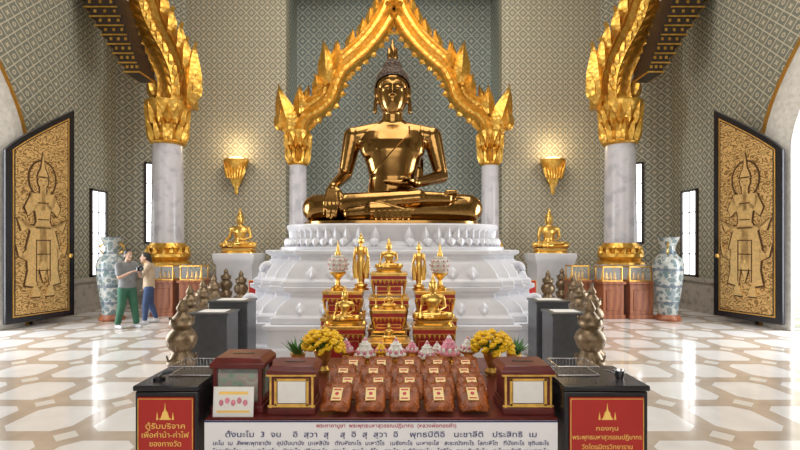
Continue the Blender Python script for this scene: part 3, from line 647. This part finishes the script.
# ================================================================ ALTAR TABLES
def altar(x,y,z,w,d,h,lab='red lacquered altar table with gilded carved edges'):
    r=top('altar_table',lab,'altar table',(x,y,z-h),group='tiered red and gold altar tables')
    b=B(); b.box((0,0,h-.012),(w,d,.024)); mk('table_top',b,SGOLD,r,bevel=.004)
    b=B(); b.box((0,0,h-.05),(w*.95,d*.95,.05)); b.box((0,0,h-.09),(w*.9,d*.9,.05)); mk('apron',b,RED,r)
    b=B(); n=9
    for i in range(n):
        u=-w*.46+w*.92*i/(n-1); b.leaf((u,-d*.47,h-.075),-pi/2,.05,w*.04,0,.012,6)
    for q in(.028,.075): b.box((0,-d*.478,h-q),(w*.96,.012,.010))
    b.box((0,-d*.42,.025),(w*.94,.03,.02))
    mk('gilded_carving',b,SGOLD,r)
    for sx in(-1,1):
        for sy in(-1,1):
            b=B(); X=sx*w*.43;Yy=sy*d*.42; b.tube([(X,Yy,h-.1),(X*1.03,Yy*1.03,h*.55),(X*.93,Yy*.95,h*.2),(X,Yy,.02),(X,Yy,.004)],[w*.045,w*.04,w*.028,w*.04,w*.04],8); mk('leg',b,SGOLD,r)
    b=B(); b.box((0,d*.05,h*.5-.03),(w*.82,d*.8,max(.02,h-.12))); mk('inner_panel',b,RED,r)
    b=B()
    for zz in (.06,h-.15): b.box((0,-d*.355,zz),(w*.70,.01,.008))
    for sx in(-1,1): b.box((sx*w*.35,-d*.355,h*.5-.045),(.008,.01,max(.02,h-.21)))
    if h>.22: b.leaf((0,-d*.355,h*.5-.06),pi/2,.08,w*.06,0,.012,8); b.leaf((0,-d*.355,h*.5-.06),-pi/2,.05,w*.05,0,.012,8)
    mk('panel_ornament',b,SGOLD,r)
    return r
AX=WX(389,5.0); E=.004
altar(AX,5.0,WZ(272,5.0),.40,.34,.26); altar(AX,5.0,WZ(272,5.0)-.26-E,.44,.38,.33)
altar(AX,5.0,WZ(272,5.0)-.59-2*E,.46,.40,WZ(272,5.0)-.59-2*E)
for px in(344,434):
    altar(WX(px,4.95),4.95,WZ(290,4.95),.44,.34,.28); altar(WX(px,4.95),4.95,WZ(290,4.95)-.28-E,.47,.38,WZ(290,4.95)-.28-E)
altar(WX(389,4.55),4.55,WZ(308,4.55),.34,.30,.24); altar(WX(389,4.55),4.55,WZ(308,4.55)-.24-E,.36,.32,WZ(308,4.55)-.24-E)
for px in(345,433): altar(WX(px,4.5),4.5,WZ(324,4.5),.42,.30,WZ(324,4.5))
altar(WX(389,4.2),4.2,WZ(340,4.2),.40,.26,WZ(340,4.2))
def lotus_ball(px,py,d,h,lab):
    r=top('floral_orb_stand',lab,'offering',(WX(px,d),d,WZ(py,d)+.006),group='floral orbs on altar'); s=h/.5
    r.scale=(s,)*3
    b=B(); b.lathe([(.07,0),(.075,.02),(.03,.05),(.02,.10),(.05,.14),(.085,.17),(.09,.19),(.02,.19)],n=20); mk('gilded_stand',b,SGOLD,r)
    b=B(); b.ell((0,0,.27),(.10,.10,.10),n=20,m=12)
    for i in range(16):
        for j in range(5):
            a=2*pi*(i+.5*(j%2))/16; e=-.9+j*.45; b.ell((.1*math.cos(e)*math.cos(a),.1*math.cos(e)*math.sin(a),.27+.1*math.sin(e)),(.016,.016,.016),n=6,m=4)
    mk('jasmine_ball',b,WFL,r); b=B()
    for j in(-1,0,1):
        for i in range(10): a=2*pi*i/10; b.ell((.108*math.cos(j*.5)*math.cos(a),.108*math.cos(j*.5)*math.sin(a),.27+.1*math.sin(j*.5)),(.012,.012,.012),n=6,m=4)
    mk('rose_ornament',b,PINK,r)
    b=B(); b.lathe([(.03,.36),(.035,.38),(.018,.42),(.012,.46),(.002,.52)],n=12); mk('spire',b,SGOLD,r)
lotus_ball(338,290,5.0,.52,'white jasmine orb with pink roses on gilded stand'); lotus_ball(440,290,5.0,.50,'white jasmine orb with pink roses on gilded stand')
def standing_mesh():
    b=B(); b.loft([(0,0,.0,.12,.09),(0,0,.1,.13,.09),(0,0,.5,.13,.10),(0,0,.85,.14,.10),(0,0,1.05,.13,.09),(0,0,1.3,.19,.11),(0,0,1.42,.16,.09)],20)
    b.cap((0,0,1.4),(0,0,1.55),.06,.06); b.ell((0,0,1.66),(.095,.11,.13)); b.ell((0,.02,1.80),(.06,.06,.06)); b.cap((0,.02,1.84),(0,.02,2.0),.035,.012)
    for s in(-1,1):
        b.cap((s*.19,0,1.36),(s*.25,-.0,1.05),.06,.05); b.cap((s*.25,0,1.05),(s*.17,-.2,1.22),.045,.035); b.cap((s*.17,-.2,1.22),(s*.17,-.2,1.4),.04,.025)
        b.loft([(s*.2,.02,.2,.10,.03),(s*.24,.02,.6,.1,.03),(s*.25,.0,1.05,.06,.03)],12); b.ell((s*.06,-.06,.02),(.05,.11,.04)); b.cap((s*.1,0,1.7),(s*.1,0,1.56),.02,.02)
    b.ell((0,-.11,1.66),(.02,.03,.05))
    return blob('standing_body',b,.018,2)
SM=standing_mesh(); finish(SM,SGOLD,0)
def standing(px,py,d,h):
    r=top('standing_buddha_figure','small golden standing Buddha figure on lotus base','statue',(WX(px,d),d,WZ(py,d)+.003),0,h/2.25,group='standing figures on altar')
    mk('body',SM,SGOLD,r,loc=(0,0,.22)); b=B(); b.lathe([(.3,0),(.3,.06),(.2,.1),(.27,.17),(.22,.23)],n=20); mk('lotus_base',b,SGOLD,r)
standing(361,290,5.02,.66); standing(419,290,5.02,.56)
small_buddha('tiny dark gold seated Buddha on altar top',(AX,5.0,WZ(272,5)+.002),.095)
small_buddha('small golden seated figure on altar table',(WX(433,4.5),4.5,WZ(324,4.5)+.002),.125); small_buddha('small golden seated figure on altar table',(WX(345,4.5),4.5,WZ(324,4.5)+.002),.095)
small_buddha('tiny golden seated figure on altar front',(WX(389,4.2),4.2,WZ(340,4.2)+.002),.04)
small_buddha('tiny golden seated figure on middle altar',(WX(389,4.55),4.55,WZ(308,4.55)+.002),.045)
def candle(px,py,d,h):
    r=top('candlestick','slender gilded candlestick with cream candle','candlestick',(WX(px,d),d,WZ(py,d)+.002),group='altar candlesticks')
    b=B(); b.lathe([(.03,0),(.032,.01),(.01,.03),(.008,h*.4),(.018,h*.45),(.01,h*.5),(.022,h*.6),(.006,h*.6)],n=14); mk('holder',b,SGOLD,r); b=B(); b.cyl((0,0,h*.58),(0,0,h),.008); mk('candle',b,WFL,r)
for p in((376,308,4.55,.22),(402,308,4.55,.22),(327,324,4.45,.22),(364,324,4.45,.22)): candle(*p)
# ================================================================ FRONT TABLE
TZ=.75; TX0,TX1=-1.088,.945; TY0,TY1=2.6,4.0
r=top('offering_table','long offering table draped in dark cloth with banner','table',((TX0+TX1)/2,(TY0+TY1)/2,0))
b=B(); b.box((0,0,TZ-.02),(TX1-TX0,TY1-TY0,.04)); mk('table_top',b,DRED,r,bevel=.004)
for sx in(-1,1):
    for sy in(-1,1): b=B(); b.box((sx*.96,sy*.65,TZ/2-.02),(.05,.05,TZ-.04)); mk('leg',b,WOOD,r)
b=B(); b.box((0,-.69,.37),(TX1-TX0-.02,.012,.68)); mk('table_skirt',b,DRED,r)
bx=(WX(204,2.57)+WX(558,2.57))/2; bw=WX(558,2.57)-WX(204,2.57)
r=top('banner','white vinyl banner with navy and crimson Thai prayer lettering','banner',(bx,2.58,0))
b=B(); b.box((0,0,.372),(bw,.008,.742)); mk('banner_sheet',b,WHITE,r)
b=B(); b.box((0,-.004,.740),(bw,.01,.006)); mk('banner_hem',b,BTXT,r)
R90=(pi/2,0,0)
text("พระคาถาบูชา  พระพุทธมหาสุวรรณปฏิมากร  (หลวงพ่อทองคำ)",r,(.03,-.008,.707),R90,.030,RTXT,.80)
text("ตั้งนะโม  3  จบ    อิ  สฺวา  สุ    สุ  อิ  สุ  สฺวา  อิ    พุทธปิติอิ   นะชาลีติ   ประสิทธิ  เม",r,(.0,-.008,.652),R90,.044,BTXT,bw*.88)
text("นะโม  เม  สัพพะพุทธานัง   อุปปันนานัง  มะเหสินัง   ตัณหังกะโร  มะหาวีโร   เมธังกะโร  มะหายะโส   สะระณังกะโร  โลกะหิโต   ทีปังกะโร  ชุตินธะโร",r,(.0,-.008,.606),R90,.033,BTXT,bw*.95)
text("โกณฑัญโญ  ชะนะปาโมกโข   มังคะโล  ปุริสาสะโภ   สุมะโน  สุมะโน  ธีโร   เรวะโต  ระติวัฑฒะโน   โสภีโต  คุณะสัมปันโน   อะโนมะทัสสี  ชะนุตตะโม",r,(.0,-.008,.562),R90,.033,BTXT,bw*.95)
def cabinet(px0,px1,label,right):
    d=2.55; x0,x1=WX(px0,d),WX(px1,d); x=(x0+x1)/2; w=x1-x0; h=.94
    r=top('donation_cabinet',label,'donation cabinet',(x,d,0))
    b=B(); b.box((0,.2,h/2-.01),(w,.4,h-.02)); mk('cabinet_body',b,BLACK,r,bevel=.008)
    b=B(); b.box((0,.2,h),(w+.012,.43,.03)); mk('cabinet_top',b,BLACK,r,bevel=.006)
    b=B(); b.box((0,-.006,h-.30),(w*.88,.012,.50)); mk('red_plaque',b,PLAQ,r)
    b=B()
    for q in(-1,1): b.box((q*w*.43,-.013,h-.30),(.005,.004,.49)); b.box((0,-.013,h-.30+q*.242),(w*.86,.004,.005))
    mk('plaque_border',b,SGOLD,r)
    b=B(); s=.062; ez=h-.14
    def pl(pts): b.poly([(px*s,ez+pz*s) for px,pz in pts],-.018,-.012)
    pl([(-.5,-.55),(.5,-.55),(.5,-.42),(-.5,-.42)]); pl([(-.38,-.42),(.38,-.42),(.34,-.2),(-.34,-.2)]); pl([(-.3,-.2),(.3,-.2),(.24,.1),(.1,.25),(.05,.45),(0,.95),(-.05,.45),(-.1,.25),(-.24,.1)])
    for q in(-1,1): pl([(q*.62,-.55),(q*.8,-.55),(q*.71,.15)])
    mk('emblem',b,YTXT,r)
    if right:
        text("กองทุน",r,(0,-.014,h-.235),R90,.034,YTXT,w*.26); text("พระพุทธมหาสุวรรณปฏิมากร",r,(0,-.014,h-.285),R90,.036,YTXT,w*.82); text("วัดไตรมิตรวิทยาราม",r,(0,-.014,h-.34),R90,.036,YTXT,w*.6)
    else:
        text("ตู้รับบริจาค",r,(0,-.014,h-.225),R90,.042,YTXT,w*.62); text("เพื่อค่าน้ำ-ค่าไฟ",r,(0,-.014,h-.275),R90,.042,YTXT,w*.74); text("ของทางวัด",r,(0,-.014,h-.325),R90,.042,YTXT,w*.5)
    return x,w,h
xl,wl,hc=cabinet(135,198,'black donation cabinet with red Thai-lettered plaque and stupa emblem',False)
xr,wr,hc=cabinet(564,648,'black donation cabinet with red plaque naming the Buddha image in gold',True)
for x in(xl+.05,xr-.08):
    r=top('wire_basket','shallow chrome wire basket resting on a donation cabinet','basket',(x,2.83,hc+.017),group='chrome wire baskets')
    b=B(); w,d,h=.25,.2,.055
    for z in(.003,h):
        for p,q in(((-w/2,-d/2),(w/2,-d/2)),((w/2,-d/2),(w/2,d/2)),((w/2,d/2),(-w/2,d/2)),((-w/2,d/2),(-w/2,-d/2))): b.cyl((p[0],p[1],z),(q[0],q[1],z),.003,n=6)
    mk('rim',b,CHROME,r); b=B()
    for i in range(13):
        u=-w/2+w*i/12; b.tube([(u,-d/2,h),(u,-d/2,.003),(u,d/2,.003),(u,d/2,h)],.0015,4)
    for i in range(9):
        u=-d/2+d*i/8; b.tube([(-w/2,u,h),(-w/2,u,.003),(w/2,u,.003),(w/2,u,h)],.0015,4)
    mk('wire_mesh',b,CHROME,r)
r=top('microphone','small black desk microphone on the cabinet','microphone',(xl-.1,2.66,hc+.016)); b=B(); b.lathe([(.035,0),(.035,.012),(.01,.018)],n=16); mk('microphone_base',b,BLACK,r); b=B(); b.cyl((0,0,.015),(.03,0,.04),.006); b.cap((.03,0,.04),(.07,0,.05),.014,.014); mk('microphone_head',b,SLATE,r)
r=top('water_scoop','small grey metal cup with handle on the cabinet','cup',(xr+.14,2.68,hc+.016)); b=B(); b.lathe([(.02,0),(.03,.03),(.034,.05),(.03,.05),(.018,.01)],n=18); mk('cup_bowl',b,CHROME,r); b=B(); b.tube([(-.03,0,.03),(-.06,0,.045),(-.09,0,.05)],.005); mk('handle',b,CHROME,r)
def dbox(px0,px1,ptop,d,kind,label,h):
    x0,x1=WX(px0,d),WX(px1,d); x=(x0+x1)/2; w=x1-x0; dp=w*.85
    r=top('donation_box',label,'donation box',(x,d+dp/2,TZ),group='donation boxes on the table')
    b=B(); b.box((0,0,.02),(w*.96,dp*.96,.04)); b.box((0,0,.05),(w*.9,dp*.9,.03)); mk('box_base',b,DRED,r,bevel=.004)
    b=B()
    if kind=='glass':
        b.box((0,0,h*.42),(w*.76,dp*.76,h*.56)); mk('banknote_heap',b,NOTE,r)
        for sx in(-1,1):
            for sy in(-1,1): b=B(); b.box((sx*w*.41,sy*dp*.41,h*.46),(.022,.022,h*.75)); mk('corner_post',b,DRED,r)
        b=B(); b.box((0,0,h*.46),(w*.80,dp*.80,h*.73)); mk('glass_panel',b,GLASS,r)
        b=B(); b.box((0,0,h*.86),(w,dp,h*.1)); b.box((0,0,h*.95),(w,dp,h*.1),.82); mk('box_lid',b,DRED,r,bevel=.005)
        b=B()
        for zz in(.06,h*.82): b.box((0,-dp*.43,zz),(w*.84,.008,.01))
        for q in(-1,1): b.box((q*w*.41,-dp*.43,h*.45),(.008,.008,h*.7))
        mk('gilt_edge',b,SGOLD,r)
    else:
        b.box((0,0,h*.45),(w*.86,dp*.86,h*.74)); mk('box_body',b,DRED,r,bevel=.004)
        b=B(); b.box((0,0,h*.86),(w,dp,h*.1)); b.box((0,0,h*.95),(w*.98,dp*.98,h*.1),.86); mk('box_lid',b,DRED,r,bevel=.005)
        b=B(); b.box((0,-dp*.435,h*.46),(w*.56,.005,h*.45)); mk('paper_notice',b,PAPER,r)
        b=B()
        for q in(-1,1):
            b.box((q*w*.32,-dp*.438,h*.46),(w*.05,.012,h*.56)); b.box((0,-dp*.438,h*.46+q*h*.26),(w*.68,.012,h*.045)); b.box((q*w*.42,-dp*.42,h*.45),(.012,.02,h*.74))
        b.box((0,-dp*.44,.05),(w*.95,.01,.012)); b.box((0,-dp*.5,h*.82),(w,.006,.01)); mk('gilt_frame',b,SGOLD,r)
    b=B(); b.box((0,0,h*1.0+.001),(w*.4,.02,.004)); mk('coin_slot',b,BLACK,r); return x
dbox(209,264,349,2.67,'glass','dark red donation box with glass front full of banknotes',.325)
dbox(266,316,357,2.64,'paper','dark red gilded donation box with white paper notice',.285)
dbox(502,556,358,2.64,'paper','dark red gilded donation box with framed white notice',.285)
r=top('picture_card','white card with orange and pink print leaning on the donation box','card',(WX(233,2.62),2.622,TZ),0)
b=B(); b.box((0,0,.085),(.235,.008,.17)); mk('card_sheet',b,PAPER,r,rot=(-.1,0,0))
b=B()
for i in range(5): b.ell((-.07+.035*i,-.007,.08+.012*(i%2)),(.014,.002,.018),n=10,m=6)
mk('printed_flower',b,PINK,r,rot=(-.1,0,0)); b=B(); b.box((0,-.006,.135),(.17,.002,.016)); b.box((0,-.006,.03),(.19,.002,.012)); mk('printed_band',b,YTXT,r,rot=(-.1,0,0))
def pillow(sx,sy,sz):
    b=B(); rs=[]
    for k in range(9):
        a=-pi/2+.1+(pi-.2)*k/8; ca=math.cos(a)**.25; sa=math.sin(a); ring=[]
        for j in range(36):
            t=2*pi*j/36; c,s=math.cos(t),math.sin(t); c=math.copysign(abs(c)**.25,c); s=math.copysign(abs(s)**.25,s)
            wob=1+.02*math.sin(7*t+k); ring.append((sx/2*c*ca*wob,sy/2*s*ca*wob,sz/2*sa*(1-.3*abs(c*s))+.003*math.sin(11*t)))
        rs.append(ring)
    return b.rings(rs)
pm=mesh_of('robe_bundle',pillow(.18,.24,.042)); finish(pm,PACK,60)
lb=B(); lb.box((0,.0,.021),(.062,.105,.004)); lm=mesh_of('paper_label',lb); finish(lm,LABEL,0)
eb=B(); eb.box((0,.036,.0240),(.045,.010,.002)); eb.box((0,-.036,.0240),(.045,.008,.002)); eb.lathe([(.012,.0235),(.012,.0255)],(0,.002,0),14); em=mesh_of('label_print',eb); finish(em,RTXT,0)
rp=top('robe_package','folded orange monk robe wrapped in clear plastic with cream label','robe package',(0,0,-5),group='plastic-wrapped robe packages')
for n_,m_ in(('robe_bundle',pm),('paper_label',lm),('label_print',em)): mk(n_,m_,None,rp)
rows=[(2.735,TZ+.078,.44,-.445,5,.205),(2.885,TZ+.096,.44,-.40,5,.20),(3.035,TZ+.114,.44,-.445,5,.205),(3.185,TZ+.132,.44,-.39,5,.20)]
first=True
for ri,(yy,zz,tilt,x0,n_,st) in enumerate(rows):
    for i in range(n_):
        loc=(x0+.10+st*i,yy+random.uniform(-.003,.003),zz+random.uniform(0,.002)); rot=(tilt,random.uniform(-.02,.02),random.uniform(-.05,.05))
        if first: rp.location=loc; rp.rotation_euler=rot; first=False
        else: dup(rp,loc,rot)
def bouquet(px,y,label):
    r=top('marigold_bouquet',label,'flowers',(WX(px,y),y,TZ),group='marigold bouquets')
    b=B(); b.lathe([(.05,0),(.055,.02),(.035,.05),(.06,.12),(.075,.17),(.06,.19)],n=20); mk('vase',b,SGOLD,r)
    b=B()
    for i in range(14): 
        a=2*pi*i/14; s0=len(b.v); b.leaf((0,0,0),pi/2,.16,.025,.3,.005,8); b.xf(Matrix.Translation((math.cos(a)*.05,math.sin(a)*.05,.18))@Matrix.Rotation(a+pi/2,4,'Z')@Matrix.Rotation(1.0,4,'X'),s0)
    mk('foliage',b,LEAF,r)
    b=B(); q=.034
    for m_ in range(3): b.lathe([(q*(1-.25*m_)*.4,-.012),(q*(1-.25*m_),.0),(q*(1-.25*m_)*.8,.012)],(0,0,.010*m_),12)
    for j in range(10): b.ell((q*.8*math.cos(j*.63),q*.8*math.sin(j*.63),.01),(.011,.011,.009),n=6,m=4)
    bl=mesh_of('blossom',b); finish(bl,YEL,40)
    for i in range(34):
        z=i/33; rr=.14*math.sqrt(1-(z*.9)**2)+.01; a=i*2.4
        mk('blossom',bl,YEL,r,loc=(rr*math.cos(a),rr*math.sin(a)*.8,.17+z*.14),rot=(-math.sin(a)*.9*(1-z),math.cos(a)*.9*(1-z),a))
bouquet(323,3.55,'bright yellow marigold bouquet in gilded vase on the table'); bouquet(492,3.5,'bright yellow marigold bouquet in gilded vase on the table')
def phan(px,y,sc,mat,lab):
    r=top('offering_tray',lab,'offering tray',(WX(px,y),y,TZ),0,sc,group='footed offering trays')
    b=B(); b.lathe([(.06,0),(.065,.012),(.035,.03),(.025,.07),(.05,.10),(.09,.13),(.095,.145),(.085,.14),(.02,.12)],n=24); mk('footed_tray',b,SGOLD,r)
    b=B(); b.lathe([(.075,.13),(.08,.15),(.065,.18),(.055,.2),(.05,.22),(.03,.25),(.012,.28),(.002,.30)],n=16)
    for j in range(3):
        for i in range(12-3*j): a=2*pi*i/(12-3*j); b.ell(((.075-.02*j)*math.cos(a),(.075-.02*j)*math.sin(a),.15+.04*j),(.016,.016,.016),n=6,m=4)
    mk('garland',b,mat,r)
    b=B()
    for i in range(8): a=2*pi*i/8; b.ell((.066*math.cos(a),.066*math.sin(a),.175),(.018,.018,.022),n=6,m=4)
    b.ell((0,0,.26),(.02,.02,.03)); mk('lotus_bud',b,PINK if mat is not PINK else WFL,r)
for px,y,s,m in((365,3.52,.95,WFL),(396,3.57,.9,WFL),(427,3.52,.85,WFL),(449,3.55,1.0,PINK),(468,3.78,.8,WFL),(346,3.78,.75,PINK),(381,3.85,.6,YEL),(412,3.85,.65,PINK),(437,3.85,.6,WFL)): phan(px,y,s,m,'golden footed tray with flower garland cone on the table' if m is not PINK else 'golden footed tray with pink lotus garland on the table')
for px,y in((345,3.4),(380,3.4),(412,3.4),(440,3.4),(466,3.4)):
    r=top('brass_bowl','small brass bowl with petals on the offering table','bowl',(WX(px,y),y,TZ),group='small brass bowls')
    b=B(); b.lathe([(.03,0),(.032,.01),(.02,.02),(.05,.05),(.058,.07),(.052,.07),(.02,.03)],n=20); mk('bowl_body',b,SGOLD,r); b=B()
    for i in range(9): a=i*2.4; b.ell((.012*math.sqrt(i)*math.cos(a),.012*math.sqrt(i)*math.sin(a),.068),(.013,.013,.012),n=6,m=4)
    mk('petal_heap',b,random.choice([YEL,PINK,WFL]),r)
for px,y in((298,3.75),(514,3.75)):
    r=top('potted_plant','small leafy green plant in brass pot on the table','plant',(WX(px,y),y,TZ),group='small potted plants')
    b=B(); b.lathe([(.04,0),(.06,.08),(.065,.1),(.055,.1)],n=18); mk('pot',b,SGOLD,r); b=B()
    for i in range(22):
        a=i*2.4; s0=len(b.v); b.leaf((0,0,0),pi/2,.12+.05*random.random(),.02,.3,.004,8); b.xf(Matrix.Translation((math.cos(a)*.02,math.sin(a)*.02,.09))@Matrix.Rotation(a+pi/2,4,'Z')@Matrix.Rotation(.2+.8*random.random(),4,'X'),s0)
    mk('foliage',b,LEAF,r)
# ================================================================ PEOPLE
def person(label,loc,rotz,sc,J,mats,female):
    r=top('person',label,'person',loc,rotz,sc)
    sh,le,lw,re_,rw,hd=J['sh'],J['le'],J['lw'],J['re'],J['rw'],J['hd']
    b=B(); hw=.15 if not female else .155; cw=.165 if not female else .145
    b.loft([(0,0,.84,hw,.105),(0,0,.93,hw*.98,.105),(0,0,1.05,.13 if not female else .115,.09),(0,0,1.2,cw,.105),(0,0,1.33,cw,.10),(0,0,1.40,cw*.7,.07)],20)
    b.cap((0,0,1.38),(hd[0]*.6,hd[1]*.6,1.47),.055,.05)
    H_=Vector(hd); b.ell(H_+Vector((0,.01,.03)),(.072,.09,.085)); b.ell(H_+Vector((0,-.015,-.03)),(.06,.072,.085)); b.cap(H_+Vector((0,-.085,.01)),H_+Vector((0,-.105,-.025)),.009,.015,8)
    b.ell(H_+Vector((0,-.085,-.06)),(.025,.012,.008)); b.ell(H_+Vector((0,-.07,-.095)),(.025,.02,.018))
    for s in(-1,1):
        b.ell(H_+Vector((s*.073,.005,-.01)),(.012,.022,.03)); b.ell(H_+Vector((s*.028,-.08,.015)),(.016,.008,.007)); b.cap(H_+Vector((s*.012,-.088,.035)),H_+Vector((s*.045,-.078,.037)),.006,.005,6)
    for s,e,w in((1,le,lw),(-1,re_,rw)):
        b.cap((s*(cw-.01),0,1.36),(s*sh,0,1.345),.055,.052); b.cap((s*sh,0,1.345),e,.05,.036); b.cap(e,w,.036,.024)
        d=(Vector(w)-Vector(e)).normalized(); side=Vector((-s,0,0)); nrm=d.cross(side).normalized()
        if nrm.y>0 and d.z>-.7: nrm=-nrm
        hand(b,w,d,nrm,side,.17,.9)
        fx,fy=J['feet'][0 if s>0 else 1]; kn=(s*.095+fx*.3,-.03+fy*.4,.47)
        b.cap((s*.085,0,.86),kn,.088,.056); b.cap(kn,(s*.09+fx,fy,.08),.054,.036); b.cap((s*.09+fx,fy+.03,.04),(s*.10+fx,fy-.14,.03),.035,.028)
    me=blob('person_body',b,.0085,2); me.materials.clear(); me.materials.append(SKIN); mk('body',me,SKIN,r)
    def cloth(name,b,vox,mat):
        me=blob(name,b,vox,2); me.materials.clear(); me.materials.append(mat); return mk(name,me,mat,r)
    b=B(); b.loft([(0,0,.86 if not female else .82,hw+.03,.13),(0,0,1.0,hw+.015,.12),(0,0,1.2,cw+.018,.12),(0,0,1.33,cw+.015,.115),(0,0,1.405,cw*.72,.085)],20)
    for s,e,w in((1,le,lw),(-1,re_,rw)):
        b.cap((s*(cw-.01),0,1.36),(s*sh,0,1.345),.066,.064); E_=Vector(e)
        if female: b.cap((s*sh,0,1.345),e,.062,.05); b.cap(e,E_.lerp(Vector(w),.7),.05,.036)
        else: b.cap((s*sh,0,1.345),Vector((s*sh,0,1.345)).lerp(E_,.75),.064,.056)
    cloth('shirt',b,.012,mats[0])
    b=B(); b.loft([(0,0,.8,hw+.012,.118),(0,0,.9,hw+.014,.12),(0,0,.97,hw-.002,.112)],20)
    for s in(-1,1):
        fx,fy=J['feet'][0 if s>0 else 1]; kn=(s*.095+fx*.3,-.03+fy*.4,.47); b.cap((s*.085,0,.84),kn,.104,.075); b.cap(kn,(s*.09+fx,fy,.13),.075,.062 if not female else .052)
    cloth('trousers',b,.012,mats[1])
    for s in(-1,1):
        fx,fy=J['feet'][0 if s>0 else 1]; b=B(); b.cap((s*.09+fx,fy+.04,.045),(s*.10+fx,fy-.15,.038),.045,.04,12); b.cap((s*.09+fx,fy+.02,.07),(s*.09+fx,fy,.09),.042,.042); o=cloth('shoe',b,.01,mats[2])
        for v in o.data.vertices: v.co.z=max(v.co.z,0.002)
    b=B(); b.ell(H_+Vector((0,.025,.045)),(.083,.095,.085)); b.ell(H_+Vector((0,.05,-.01)),(.078,.07,.08))
    if female: b.cap(H_+Vector((0,.07,0)),H_+Vector((0,.10,-.16)),.065,.045)
    o=cloth('hair',b,.01,BHAIR); me=o.data
    bm=bmesh.new(); bm.from_mesh(me); ds=[v for v in bm.verts if (v.co.y-H_.y)<-.045 and (v.co.z-H_.z)<.075]; bmesh.ops.delete(bm,geom=ds,context='VERTS'); bm.to_mesh(me); bm.free()
    return r
mx,my=WX(127,9.45),9.45; wx,wy=WX(149,10.0),10.0
Jm=dict(sh=.195,le=(.23,-.10,1.09),lw=(.08,-.27,1.20),re=(-.23,-.10,1.09),rw=(-.08,-.27,1.20),hd=(0,-.05,1.55),feet=((.05,-.10),(-.03,.12)))
person('man in grey t-shirt and green trousers holding a camera',(mx,my,0),math.radians(62),.99,Jm,(GREYT,GREENP,SHOEW),False)
Jw=dict(sh=.175,le=(.20,-.14,1.12),lw=(.10,-.32,1.26),re=(-.21,.02,1.08),rw=(-.22,-.08,.86),hd=(-.02,-.08,1.53),feet=((.04,-.08),(-.06,.14)))
person('woman in beige top and blue jeans leaning toward the man',(wx,wy,0),math.radians(-62),.96,Jw,(BEIGE,DENIM,SHOEW),True)
th=math.radians(62); lx,ly=0,-.44; cxw=mx+(lx*math.cos(th)-ly*math.sin(th))*.99; cyw=my+(lx*math.sin(th)+ly*math.cos(th))*.99
r=top('camera','compact black camera held in the man\'s hands','camera',(cxw,cyw,1.26),th); b=B(); b.box((0,0,0),(.13,.05,.085)); b.box((0,0,.05),(.05,.04,.025)); mk('camera_body',b,BLACK,r,bevel=.006); b=B(); b.cyl((0,-.02,0),(0,-.08,0),.03,.033,20); mk('lens',b,SLATE,r)
# ================================================================ LIGHTS / WORLD / CAMERA
def area(name,loc,rot,sx,sy,e,col):
    L=bpy.data.lights.new(name,'AREA'); L.shape='RECTANGLE'; L.size=sx; L.size_y=sy; L.energy=e; L.color=col; o=bpy.data.objects.new(name,L); COL.objects.link(o); o.location=loc; o.rotation_euler=rot; return o
area('ceiling_light',(0,7,11.3),(0,0,0),7,10,820,(1,.95,.87))
area('door_daylight',(-9.3,7.7,2.6),(0,-pi/2,0),5,3,560,(.93,.97,1)); area('door_daylight',(9.3,7.7,2.6),(0,pi/2,0),5,3,560,(.93,.97,1))
area('front_fill_light',(0,-3.4,4.6),(pi/2*.95,0,0),9,5,330,(1,.97,.92))  # added frontal fill behind the camera; the wall there has no opening
w=bpy.data.worlds.new('sky'); SC.world=w; w.use_nodes=True; bg=w.node_tree.nodes['Background']; bg.inputs[0].default_value=(.9,.95,1,1); bg.inputs[1].default_value=2.0
cam=bpy.data.cameras.new('cam'); co=bpy.data.objects.new('cam',cam); COL.objects.link(co); co.location=(0,0,CH); co.rotation_euler=(pi/2,0,0)
cam.sensor_width=36; cam.lens=F/800*36; cam.shift_x=.0075; cam.shift_y=.025; cam.clip_start=.05; SC.camera=co
SC.view_settings.view_transform='Standard'
